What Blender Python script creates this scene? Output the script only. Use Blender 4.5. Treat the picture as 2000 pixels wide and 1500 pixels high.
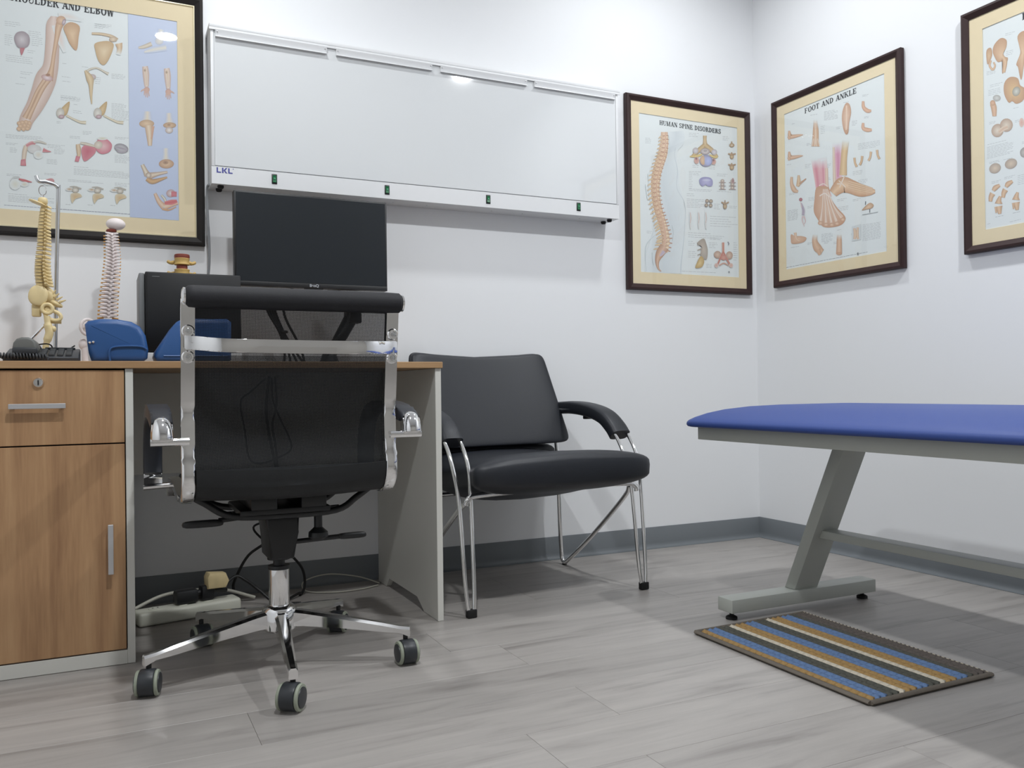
import bpy, bmesh, math, random
from mathutils import Vector, Matrix
random.seed(7)
for o in list(bpy.data.objects): bpy.data.objects.remove(o, do_unlink=True)
S = bpy.context.scene
COL = S.collection
R = math.radians

# ------------------------------------------------------------------ camera
CAM = Vector((-2.6354, -2.9656, 0.67107))
FPX, YAW, PITCH, ROLL = 1669.35, R(25.589), R(0.3046), R(0.7077)
fw = Vector((math.sin(YAW)*math.cos(PITCH), math.cos(YAW)*math.cos(PITCH), math.sin(PITCH)))
rt0 = Vector((math.cos(YAW), -math.sin(YAW), 0)); dn0 = fw.cross(rt0)
rt = math.cos(ROLL)*rt0 + math.sin(ROLL)*dn0
dn = -math.sin(ROLL)*rt0 + math.cos(ROLL)*dn0
cd = bpy.data.cameras.new('camera'); cam = bpy.data.objects.new('camera', cd); COL.objects.link(cam)
up = -dn; bk = -fw
cam.matrix_world = Matrix(((rt.x, up.x, bk.x, CAM.x), (rt.y, up.y, bk.y, CAM.y), (rt.z, up.z, bk.z, CAM.z), (0, 0, 0, 1)))
cd.sensor_fit = 'HORIZONTAL'; cd.sensor_width = 36; cd.lens = FPX*36/2000; cd.clip_start = 0.02
S.camera = cam
# ------------------------------------------------------------------ world, exposure, lamps
W = bpy.data.worlds.new('world'); S.world = W; W.use_nodes = True
W.node_tree.nodes['Background'].inputs[0].default_value = (0.8, 0.9, 1, 1)
W.node_tree.nodes['Background'].inputs[1].default_value = 0.0
S.view_settings.view_transform = 'Standard'; S.view_settings.look = 'None'
S.view_settings.gamma = 1; S.view_settings.use_curve_mapping = False
S.view_settings.exposure = 0.42
CEIL = 2.6
LAMP_COL = (0.95, 0.98, 1.0)
LAMPS = [(-0.63, -0.62, 5.6, 168), (-2.31, -0.62, 5.6, 168), (-0.64, -2.03, 18, 174), (-2.31, -2.0, 18, 174)]
for i, (x, y, w, sp) in enumerate(LAMPS):
    L = bpy.data.lights.new('downlight', 'AREA'); L.shape = 'DISK'; L.size = 0.105; L.energy = w; L.color = LAMP_COL; L.spread = R(sp)
    lo = bpy.data.objects.new('downlight', L); COL.objects.link(lo); lo.location = (x, y, CEIL-0.012)

# ------------------------------------------------------------------ pixel -> point on a plane (for measuring)
def ray(px, py): return rt*((px-1000)/FPX) + dn*((py-750)/FPX) + fw
def PY(px, py, y): d = ray(px, py); return CAM + d*((y-CAM.y)/d.y)
def PX(px, py, x): d = ray(px, py); return CAM + d*((x-CAM.x)/d.x)

# ------------------------------------------------------------------ materials
def lin(c): c /= 255.0; return c/12.92 if c <= 0.04045 else ((c+0.055)/1.055)**2.4
def rgb(r, g, b): return (lin(r), lin(g), lin(b), 1)
def nodes(m): return m.node_tree.nodes, m.node_tree.links
def mat(name, col, rough=0.5, metal=0.0, spec=0.5, bump=None, vary=None, coat=0):
    m = bpy.data.materials.new(name); m.use_nodes = True
    N, L = nodes(m); b = N['Principled BSDF']
    b.inputs['Base Color'].default_value = col; b.inputs['Roughness'].default_value = rough
    b.inputs['Metallic'].default_value = metal; b.inputs['Specular IOR Level'].default_value = spec
    b.inputs['Coat Weight'].default_value = coat
    tc = N.new('ShaderNodeTexCoord')
    if vary:
        n = N.new('ShaderNodeTexNoise'); n.inputs['Scale'].default_value = vary[0]; n.inputs['Detail'].default_value = 4
        L.new(tc.outputs['Object'], n.inputs['Vector'])
        mx = N.new('ShaderNodeMix'); mx.data_type = 'RGBA'
        k = vary[1]
        mx.inputs[6].default_value = tuple(c*(1-k) for c in col[:3])+(1,); mx.inputs[7].default_value = tuple(min(1, c*(1+k)) for c in col[:3])+(1,)
        L.new(n.outputs['Fac'], mx.inputs[0]); L.new(mx.outputs[2], b.inputs['Base Color'])
    if bump:
        n = N.new('ShaderNodeTexNoise'); n.inputs['Scale'].default_value = bump[0]; n.inputs['Detail'].default_value = 3
        L.new(tc.outputs['Object'], n.inputs['Vector'])
        bp = N.new('ShaderNodeBump'); bp.inputs['Strength'].default_value = bump[1]; bp.inputs['Distance'].default_value = 0.002
        L.new(n.outputs['Fac'], bp.inputs['Height']); L.new(bp.outputs['Normal'], b.inputs['Normal'])
    return m
M = {}
M['wall'] = mat('wall_paint', (0.85, 0.86, 0.875, 1), 0.55, bump=(60, 0.05), vary=(1.5, 0.01))
M['front'] = mat('beige_rear_wall', (0.45, 0.43, 0.40, 1), 0.6, vary=(1.5, 0.02))  # unseen wall, its darker beige chosen for what the chrome reflects
M['ceil'] = mat('ceiling_paint', (0.88, 0.88, 0.88, 1), 0.8, vary=(2, 0.01))
M['skirt'] = mat('grey_vinyl_skirting', rgb(114, 119, 123), 0.4, vary=(6, 0.05))
M['slab'] = mat('floor_joint', rgb(70, 68, 66), 0.8, vary=(8, 0.1))
M['chrome'] = mat('chrome', (0.86, 0.86, 0.86, 1), 0.07, 1.0, vary=(40, 0.01))
M['steel'] = mat('brushed_steel', (0.62, 0.63, 0.64, 1), 0.3, 1.0, vary=(60, 0.05))
M['black'] = mat('black_plastic', rgb(28, 29, 31), 0.42, vary=(30, 0.05))
M['blackmet'] = mat('black_painted_metal', rgb(20, 21, 23), 0.38, vary=(30, 0.05))
M['leather'] = mat('black_leatherette', rgb(30, 33, 40), 0.45, bump=(350, 0.12), vary=(12, 0.08))
M['rollfab'] = mat('black_fabric_tube', rgb(22, 22, 27), 0.7, bump=(500, 0.15), vary=(30, 0.06))
M['seatmesh'] = mat('dense_black_mesh', rgb(20, 22, 24), 0.6, bump=(500, 0.2), vary=(50, 0.06))
M['white'] = mat('white_enamel', (0.78, 0.79, 0.80, 1), 0.35, vary=(5, 0.01))
M['opal'] = mat('opal_acrylic', (0.74, 0.76, 0.77, 1), 0.05, vary=(3, 0.008))
M['lam'] = mat('cream_laminate', rgb(218, 217, 210), 0.45, vary=(8, 0.015))
M['green'] = mat('green_rocker', rgb(10, 105, 60), 0.3, vary=(60, 0.1))
M['blue'] = mat('blue_vinyl', rgb(46, 70, 136), 0.5, bump=(260, 0.08), vary=(5, 0.04))
M['blue2'] = mat('navy_blue_vinyl', rgb(42, 84, 140), 0.4, bump=(260, 0.08), vary=(6, 0.05))
M['frame'] = mat('grey_powder_coat', rgb(186, 189, 182), 0.4, bump=(300, 0.05), vary=(8, 0.02))
M['rubber'] = mat('black_rubber', rgb(18, 18, 19), 0.7, vary=(30, 0.1))
M['tyre'] = mat('grey_green_tyre', rgb(150, 156, 140), 0.6, vary=(30, 0.04))
M['caster'] = mat('dark_caster_plastic', rgb(44, 47, 51), 0.4, vary=(30, 0.05))
M['mahog'] = mat('dark_mahogany_moulding', rgb(52, 34, 34), 0.5, 0, 0.3, vary=(18, 0.25))
M['darkfr'] = mat('charcoal_moulding', rgb(40, 37, 36), 0.6, 0, 0.2, vary=(18, 0.2))
M['gold'] = mat('silver_gilt_fillet', rgb(232, 222, 190), 0.3, 0.4, vary=(20, 0.05))
M['matb'] = mat('cream_mount_board', rgb(230, 215, 181), 0.8, vary=(30, 0.02))
M['paper'] = mat('chart_paper', rgb(226, 232, 232), 0.55, vary=(6, 0.012))
M['screen'] = mat('dark_screen', rgb(24, 30, 36), 0.35, vary=(3, 0.02))
M['pcbody'] = mat('black_computer_case', rgb(12, 13, 16), 0.5, vary=(12, 0.05))
M['pcgrey'] = mat('grey_case_edge', rgb(120, 122, 122), 0.45, vary=(12, 0.03))
M['bone'] = mat('yellow_bone_plastic', rgb(232, 211, 160), 0.4, vary=(40, 0.12))
M['bonew'] = mat('pale_bone_plastic', rgb(236, 226, 224), 0.45, vary=(40, 0.05))
M['nerve'] = mat('orange_nerve', rgb(226, 172, 96), 0.5, vary=(60, 0.1))
M['disc'] = mat('red_brown_disc', rgb(132, 62, 48), 0.5, vary=(60, 0.15))
M['bone2'] = mat('mustard_bone_plastic', rgb(206, 172, 102), 0.5, vary=(50, 0.12))
M['phone'] = mat('dark_grey_phone', rgb(52, 54, 58), 0.45, vary=(30, 0.05))
M['phonel'] = mat('grey_handset', rgb(104, 105, 102), 0.5, vary=(30, 0.04))
M['key'] = mat('grey_key', rgb(74, 76, 78), 0.5, vary=(30, 0.05))
M['cable'] = mat('black_cable', rgb(20, 20, 21), 0.5, vary=(30, 0.1))
M['cableg'] = mat('grey_cable', rgb(130, 132, 135), 0.5, vary=(30, 0.05))
M['cablew'] = mat('white_cable', rgb(190, 188, 176), 0.5, vary=(30, 0.05))
M['strip'] = mat('ivory_plastic', rgb(205, 205, 192), 0.45, vary=(30, 0.03))
M['beige'] = mat('beige_plug', rgb(216, 196, 150), 0.5, vary=(60, 0.12))
M['logo'] = mat('logo_ink', rgb(70, 72, 150), 0.5, vary=(60, 0.05))
M['logow'] = mat('pale_logo_ink', rgb(170, 175, 182), 0.4, vary=(60, 0.05))
M['ink'] = mat('black_ink', rgb(30, 32, 36), 0.6, vary=(60, 0.05))
M['bind'] = mat('grey_brown_binding', rgb(112, 104, 94), 0.85, bump=(400, 0.3), vary=(60, 0.15))
for n, c in (('tan', (180, 146, 94)), ('bluey', (112, 140, 182)), ('dark', (92, 92, 84)), ('cream', (226, 216, 196)), ('brown', (104, 96, 90))):
    M['y_'+n] = mat('yarn_'+n, rgb(*c), 0.9, bump=(600, 0.5), vary=(220, 0.22))
def attr_mat(name, rough):
    m = bpy.data.materials.new(name); m.use_nodes = True; N, L = nodes(m)
    a = N.new('ShaderNodeVertexColor'); a.layer_name = 'Col'
    L.new(a.outputs['Color'], N['Principled BSDF'].inputs['Base Color']); N['Principled BSDF'].inputs['Roughness'].default_value = rough
    return m
M['print'] = attr_mat('printed_ink', 0.55)
def glass_mat():
    m = bpy.data.materials.new('picture_glass'); m.use_nodes = True; N, L = nodes(m); N.remove(N['Principled BSDF'])
    t = N.new('ShaderNodeBsdfTransparent'); g = N.new('ShaderNodeBsdfGlossy'); g.inputs['Roughness'].default_value = 0.012
    lw = N.new('ShaderNodeLayerWeight'); lw.inputs['Blend'].default_value = 0.5     # Schlick: 0.04 + 0.96 * facing^5
    p = N.new('ShaderNodeMath'); p.operation = 'POWER'; p.inputs[1].default_value = 5; L.new(lw.outputs['Facing'], p.inputs[0])
    k = N.new('ShaderNodeMath'); k.operation = 'MULTIPLY_ADD'; k.inputs[1].default_value = 0.9; k.inputs[2].default_value = 0.045; L.new(p.outputs[0], k.inputs[0])
    x = N.new('ShaderNodeMixShader')
    L.new(k.outputs[0], x.inputs[0]); L.new(t.outputs[0], x.inputs[1]); L.new(g.outputs[0], x.inputs[2]); L.new(x.outputs[0], N['Material Output'].inputs[0])
    return m
M['glass'] = glass_mat()
def mesh_fabric(name, cut):
    m = bpy.data.materials.new(name); m.use_nodes = True; N, L = nodes(m); b = N['Principled BSDF']
    b.inputs['Base Color'].default_value = rgb(20, 22, 24); b.inputs['Roughness'].default_value = 0.6; b.inputs['Specular IOR Level'].default_value = 0.25
    g = N.new('ShaderNodeNewGeometry'); s = N.new('ShaderNodeSeparateXYZ'); L.new(g.outputs['Position'], s.inputs[0])
    def holes(sock):
        a = N.new('ShaderNodeMath'); a.operation = 'MULTIPLY'; a.inputs[1].default_value = 560; L.new(sock, a.inputs[0])
        f = N.new('ShaderNodeMath'); f.operation = 'FRACT'; L.new(a.outputs[0], f.inputs[0])
        c = N.new('ShaderNodeMath'); c.operation = 'GREATER_THAN'; c.inputs[1].default_value = cut; L.new(f.outputs[0], c.inputs[0]); return c
    hx, hz = holes(s.outputs['X']), holes(s.outputs['Z'])
    k = N.new('ShaderNodeMath'); k.operation = 'MULTIPLY'; L.new(hx.outputs[0], k.inputs[0]); L.new(hz.outputs[0], k.inputs[1])
    t = N.new('ShaderNodeBsdfTransparent'); x = N.new('ShaderNodeMixShader')
    L.new(k.outputs[0], x.inputs[0]); L.new(b.outputs[0], x.inputs[1]); L.new(t.outputs[0], x.inputs[2]); L.new(x.outputs[0], N['Material Output'].inputs[0])
    return m
M['mesh'] = mesh_fabric('open_black_mesh', 0.52)
M['mesh2'] = mesh_fabric('tight_black_mesh', 0.70)  # smaller holes, so less shows through the lower back
def wood(name, c1, c2, c3, axis):
    m = bpy.data.materials.new(name); m.use_nodes = True; N, L = nodes(m); b = N['Principled BSDF']; b.inputs['Roughness'].default_value = 0.45
    g = N.new('ShaderNodeNewGeometry'); mp = N.new('ShaderNodeMapping'); L.new(g.outputs['Position'], mp.inputs[0])
    sc = [14, 14, 14]; sc[axis] = 0.9; mp.inputs['Scale'].default_value = sc
    n = N.new('ShaderNodeTexNoise'); n.inputs['Scale'].default_value = 1.6; n.inputs['Detail'].default_value = 3; n.inputs['Distortion'].default_value = 0.4
    L.new(mp.outputs[0], n.inputs['Vector'])
    n2 = N.new('ShaderNodeTexNoise'); n2.inputs['Scale'].default_value = 14; n2.inputs['Detail'].default_value = 5; L.new(mp.outputs[0], n2.inputs['Vector'])
    r = N.new('ShaderNodeValToRGB'); e = r.color_ramp; e.elements[0].position = 0.28; e.elements[0].color = c1; e.elements[1].position = 0.72; e.elements[1].color = c3
    k = e.elements.new(0.5); k.color = c2
    a = N.new('ShaderNodeMath'); a.operation = 'MULTIPLY_ADD'; a.inputs[1].default_value = 0.25; L.new(n2.outputs['Fac'], a.inputs[0])
    s = N.new('ShaderNodeMath'); s.operation = 'MULTIPLY'; s.inputs[1].default_value = 0.78; L.new(n.outputs['Fac'], s.inputs[0]); L.new(s.outputs[0], a.inputs[2])
    L.new(a.outputs[0], r.inputs[0]); L.new(r.outputs[0], b.inputs['Base Color'])
    return m
M['wood'] = wood('walnut_laminate_door', rgb(146, 108, 77), rgb(178, 139, 101), rgb(196, 158, 118), 2)
M['top'] = wood('walnut_laminate_top', rgb(150, 114, 80), rgb(172, 136, 98), rgb(186, 152, 112), 0)
def plank_mat():
    m = bpy.data.materials.new('grey_oak_vinyl'); m.use_nodes = True; N, L = nodes(m); b = N['Principled BSDF']; b.inputs['Roughness'].default_value = 0.36
    g = N.new('ShaderNodeNewGeometry'); oi = N.new('ShaderNodeObjectInfo')
    cmb = N.new('ShaderNodeCombineXYZ')
    k = N.new('ShaderNodeMath'); k.operation = 'MULTIPLY'; k.inputs[1].default_value = 37; L.new(oi.outputs['Random'], k.inputs[0])
    L.new(k.outputs[0], cmb.inputs[0]); L.new(k.outputs[0], cmb.inputs[1])
    ad = N.new('ShaderNodeVectorMath'); ad.operation = 'ADD'; L.new(g.outputs['Position'], ad.inputs[0]); L.new(cmb.outputs[0], ad.inputs[1])
    mp = N.new('ShaderNodeMapping'); mp.inputs['Scale'].default_value = (1.3, 13, 1); L.new(ad.outputs[0], mp.inputs[0])
    n = N.new('ShaderNodeTexNoise'); n.inputs['Scale'].default_value = 1.7; n.inputs['Detail'].default_value = 7; n.inputs['Roughness'].default_value = 0.62; n.inputs['Distortion'].default_value = 0.7
    L.new(mp.outputs[0], n.inputs['Vector'])
    r = N.new('ShaderNodeValToRGB'); e = r.color_ramp
    e.elements[0].position = 0.26; e.elements[0].color = rgb(134, 129, 125); e.elements[1].position = 0.75; e.elements[1].color = rgb(174, 169, 164)
    q = e.elements.new(0.47); q.color = rgb(161, 156, 152)
    L.new(n.outputs['Fac'], r.inputs[0])
    hsv = N.new('ShaderNodeHueSaturation'); v = N.new('ShaderNodeMapRange'); v.inputs[3].default_value = 0.94; v.inputs[4].default_value = 1.05
    L.new(oi.outputs['Random'], v.inputs[0]); L.new(v.outputs[0], hsv.inputs['Value']); L.new(r.outputs[0], hsv.inputs['Color']); L.new(hsv.outputs[0], b.inputs['Base Color'])
    bp = N.new('ShaderNodeBump'); bp.inputs['Strength'].default_value = 0.12; bp.inputs['Distance'].default_value = 0.002; L.new(n.outputs['Fac'], bp.inputs['Height']); L.new(bp.outputs[0], b.inputs['Normal'])
    return m
M['plank'] = plank_mat()
def emit(name, col, s):
    m = bpy.data.materials.new(name); m.use_nodes = True; b = m.node_tree.nodes['Principled BSDF']
    b.inputs['Base Color'].default_value = col; b.inputs['Emission Color'].default_value = col; b.inputs['Emission Strength'].default_value = s; return m
M['lampglow'] = emit('lamp_diffuser', (1, 1, 1, 1), 6)

# ------------------------------------------------------------------ object helpers
MW = {}
def thing(name, loc, label, cat, group=None, rotz=0.0):
    o = bpy.data.objects.new(name, None); COL.objects.link(o); o.location = loc; o.rotation_euler = (0, 0, rotz); o.empty_display_size = 0.05
    o['label'] = label; o['category'] = cat
    if group: o['group'] = group
    MW[o] = Matrix.Translation(Vector(loc)) @ Matrix.Rotation(rotz, 4, 'Z'); return o
def tag(o, label, cat, group=None):
    o['label'] = label; o['category'] = cat
    if group: o['group'] = group
    return o
def obj(name, bm, m, parent=None, smooth=True, world=True, label=None, ang=40):
    """link the bmesh as one object; coordinates are in the world (world=True) or in the root's own frame"""
    bmesh.ops.recalc_face_normals(bm, faces=bm.faces[:])
    me = bpy.data.meshes.new(name); bm.to_mesh(me); bm.free()
    o = bpy.data.objects.new(name, me); COL.objects.link(o)
    me.materials.append(m if not isinstance(m, str) else M[m])
    if parent is not None:
        o.parent = parent
        if world: me.transform(MW[parent].inverted())
        MW[o] = MW[parent]
    else: MW[o] = Matrix()
    if smooth:
        me.shade_smooth(); me.set_sharp_from_angle(angle=R(ang))
    if label: o['label'] = label
    return o
def struct(name, bm, m, smooth=False):
    o = obj(name, bm, m, None, smooth); o['kind'] = 'structure'; return o
def B(): return bmesh.new()
def vadd(bm, pts): return [bm.verts.new(p) for p in pts]
def box(bm, x0, x1, y0, y1, z0, z1, bev=0.0, seg=2):
    v = vadd(bm, [(x, y, z) for x in (x0, x1) for y in (y0, y1) for z in (z0, z1)])
    fs = [bm.faces.new([v[i] for i in q]) for q in ((0, 1, 3, 2), (4, 6, 7, 5), (0, 4, 5, 1), (2, 3, 7, 6), (0, 2, 6, 4), (1, 5, 7, 3))]
    if bev: bmesh.ops.bevel(bm, geom=list({e for f in fs for e in f.edges}), offset=bev, segments=seg, profile=0.5, affect='EDGES')
    return bm
def cr(pts, n=6):
    """Catmull-Rom through the points"""
    P = [Vector(p) for p in pts]; out = []
    for i in range(len(P)-1):
        a = P[i-1] if i else P[0]*2-P[1]; b = P[i]; c = P[i+1]; d = P[i+2] if i+2 < len(P) else P[-1]*2-P[-2]
        for k in range(n):
            t = k/n; out.append(0.5*((2*b)+(c-a)*t+(2*a-5*b+4*c-d)*t*t+(3*b-a-3*c+d)*t**3))
    return out+[P[-1]]
def tube(bm, pts, r, n=10, closed=False, caps=True):
    P = [Vector(p) for p in pts]; rr = r if isinstance(r, (list, tuple)) else [r]*len(P); rings = []
    u = None
    for i, p in enumerate(P):
        if closed: t = P[(i+1) % len(P)]-P[i-1]
        else: t = P[min(i+1, len(P)-1)]-P[max(i-1, 0)]
        t.normalize()
        if u is None: u = t.orthogonal().normalized()
        u = (u-t*u.dot(t)).normalized(); w = t.cross(u)
        rings.append(vadd(bm, [p+(u*math.cos(2*math.pi*k/n)+w*math.sin(2*math.pi*k/n))*rr[i] for k in range(n)]))
    m = len(rings)
    for i in range(m if closed else m-1):
        a, b = rings[i], rings[(i+1) % m]
        for k in range(n): bm.faces.new((a[k], a[(k+1) % n], b[(k+1) % n], b[k]))
    if caps and not closed: bm.faces.new(rings[0]); bm.faces.new(rings[-1])
    return bm
def lathe(bm, prof, c=(0, 0, 0), axis='Z', n=24):
    """profile of (radius, height) turned about an axis through c"""
    c = Vector(c); rings = []
    for r, h in prof:
        ring = []
        for k in range(n):
            a = 2*math.pi*k/n; p = (r*math.cos(a), r*math.sin(a), h)
            if axis == 'X': p = (h, p[0], p[1])
            elif axis == 'Y': p = (p[0], h, p[1])
            ring.append(bm.verts.new(c+Vector(p)))
        rings.append(ring)
    for a, b in zip(rings, rings[1:]):
        for k in range(n): bm.faces.new((a[k], a[(k+1) % n], b[(k+1) % n], b[k]))
    bm.faces.new(rings[0]); bm.faces.new(rings[-1]); return bm
def prism(bm, poly, a0, a1, axis, bev=0.0, seg=2):
    """polygon extruded along axis: X -> poly is (y,z), Y -> (x,z), Z -> (x,y)"""
    def P(p, a): return (a, p[0], p[1]) if axis == 'X' else ((p[0], a, p[1]) if axis == 'Y' else (p[0], p[1], a))
    A = vadd(bm, [P(p, a0) for p in poly]); Bv = vadd(bm, [P(p, a1) for p in poly]); n = len(poly)
    fs = [bm.faces.new(A), bm.faces.new(Bv)]
    for k in range(n): fs.append(bm.faces.new((A[k], A[(k+1) % n], Bv[(k+1) % n], Bv[k])))
    if bev:
        es = list({e for f in fs[:2] for e in f.edges})
        bmesh.ops.bevel(bm, geom=es, offset=bev, segments=seg, profile=0.5, affect='EDGES')
    return bm
def sweep_yz(path, th, wid=None):
    """offset a (y,z) path by +-th/2: returns the closed polygon"""
    a, b = [], []
    n = len(path)
    for i, (y, z) in enumerate(path):
        y0, z0 = path[max(i-1, 0)]; y1, z1 = path[min(i+1, n-1)]
        dy, dz = y1-y0, z1-z0; l = math.hypot(dy, dz) or 1; ny, nz = -dz/l, dy/l
        t = th[i] if isinstance(th, (list, tuple)) else th
        a.append((y+ny*t/2, z+nz*t/2)); b.append((y-ny*t/2, z-nz*t/2))
    return a, b
def bar_yz(bm, path, th, x0, x1, bev=0.0):
    a, b = sweep_yz(path, th); n = len(a); V = []
    for i in range(n): V.append(vadd(bm, [(x0, *a[i]), (x1, *a[i]), (x1, *b[i]), (x0, *b[i])]))
    fs = []
    for p, q in zip(V, V[1:]):
        for k in range(4): fs.append(bm.faces.new((p[k], p[(k+1) % 4], q[(k+1) % 4], q[k])))
    fs += [bm.faces.new(V[0]), bm.faces.new(V[-1])]
    if bev:
        es = [e for i in range(n-1) for k in range(4) for e in [bm.edges.get((V[i][k], V[i+1][k]))] if e]
        bmesh.ops.bevel(bm, geom=es, offset=bev, segments=2, profile=0.5, affect='EDGES')
    return bm
def ellip(bm, c, r, n=16, m=10, e1=1.0, e2=1.0, deform=None, rot=None):
    """super-ellipsoid; e<1 squarer"""
    def f(v, e): return math.copysign(abs(v)**e, v)
    c = Vector(c); rows = []
    def pt(lat, lon):
        p = Vector((r[0]*f(math.cos(lat), e1)*f(math.cos(lon), e2), r[1]*f(math.cos(lat), e1)*f(math.sin(lon), e2), r[2]*f(math.sin(lat), e1)))
        if deform: p = Vector(deform(p))
        if rot is not None: p = rot @ p
        return c+p
    lo, hi = bm.verts.new(pt(-math.pi/2, 0)), bm.verts.new(pt(math.pi/2, 0))
    for i in range(1, m): rows.append(vadd(bm, [pt(-math.pi/2+math.pi*i/m, 2*math.pi*k/n) for k in range(n)]))
    for k in range(n):
        bm.faces.new((lo, rows[0][(k+1) % n], rows[0][k])); bm.faces.new((hi, rows[-1][k], rows[-1][(k+1) % n]))
    for a, b in zip(rows, rows[1:]):
        for k in range(n): bm.faces.new((a[k], a[(k+1) % n], b[(k+1) % n], b[k]))
    return bm

# ------------------------------------------------------------------ the room
XL, YB = -3.55, -4.3
bm = B(); box(bm, XL, 0.0, YB, 0.0, -0.06, -0.0045); floor = struct('floor', bm, 'slab')
PW, PL = 0.1843, 1.219
pm = B(); box(pm, 0, 1, -PW+0.0003, -0.0003, -0.005, 0.0, 0.0003, 1)
bmesh.ops.recalc_face_normals(pm, faces=pm.faces[:])
pme = bpy.data.meshes.new('plank'); pm.to_mesh(pme); pm.free(); pme.materials.append(M['plank'])
seams = {3: -0.987, 5: -1.707, 7: -0.466, 4: -0.62, 6: -1.15, 2: -1.4, 8: -1.9}
row = 0
while -row*PW > YB:
    s0 = seams.get(row, -random.random()*PL); xs = [XL]
    x = s0
    while x > XL: x -= PL
    x += PL
    while x < -0.01:
        if x-xs[-1] > 0.02: xs.append(x)
        x += PL
    xs.append(0.0)
    for a, b in zip(xs, xs[1:]):
        o = bpy.data.objects.new('plank', pme); COL.objects.link(o); o.parent = floor
        o.location = (a+0.0003, -row*PW, 0); o.scale = (b-a-0.0006, 1, 1)
    row += 1
T = 0.12
for n, b6 in (('wall_back', (XL-T, T, 0, T, -0.06, CEIL)), ('wall_right', (0, T, YB-T, 0, -0.06, CEIL)), ('wall_left', (XL-T, XL, YB-T, 0, -0.06, CEIL)), ('wall_front', (XL, 0, YB-T, YB, -0.06, CEIL))):
    bm = B(); box(bm, *b6); struct(n, bm, 'front' if n == 'wall_front' else 'wall')
bm = B(); box(bm, XL-T, T, YB-T, T, CEIL, CEIL+0.1); struct('ceiling', bm, 'ceil')
prof = [(0, 0.087), (0.0025, 0.087), (0.0035, 0.085), (0.004, 0.022), (0.006, 0.012), (0.010, 0.0055), (0.017, 0.0022), (0.024, 0.0012), (0.024, 0.0002), (0, 0.0002)]
def skirting(name, ends, along):
    """coved skirting with mitred ends; along 'x' on the back wall or 'y' on the right wall"""
    bm = B(); rings = []
    for k, (e, mit) in enumerate(ends):
        if along == 'x': rings.append(vadd(bm, [(e+mit*w, -w, z) for w, z in prof]))
        else: rings.append(vadd(bm, [(-w, e+mit*w, z) for w, z in prof]))
    n = len(prof)
    for k in range(n): bm.faces.new((rings[0][k], rings[0][(k+1) % n], rings[1][(k+1) % n], rings[1][k]))
    bm.faces.new(rings[0]); bm.faces.new(rings[1])
    struct(name, bm, 'skirt', True)
skirting('baseboard_back', ((XL, 0), (0, -1)), 'x')
skirting('baseboard_right', ((YB, 0), (0, -1)), 'y')
# ceiling downlights
for i, (x, y, w, sp) in enumerate(LAMPS):
    nm = ['over the corner of the hanging charts', 'over the desk', 'over the treatment couch', 'in the ceiling near the room centre'][i]
    t = thing('ceiling_light', (x, y, CEIL), 'round white recessed downlight '+nm, 'light', 'recessed ceiling downlights')
    bm = B(); lathe(bm, [(0.052, 0), (0.07, 0), (0.07, -0.004), (0.066, -0.009), (0.056, -0.009), (0.052, -0.002)], (x, y, CEIL), n=32); obj('trim_ring', bm, 'white', t)
    bm = B(); lathe(bm, [(0.052, -0.001), (0.052, -0.004), (0.02, -0.005)], (x, y, CEIL), n=32); obj('diffuser', bm, 'lampglow', t)

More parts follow.
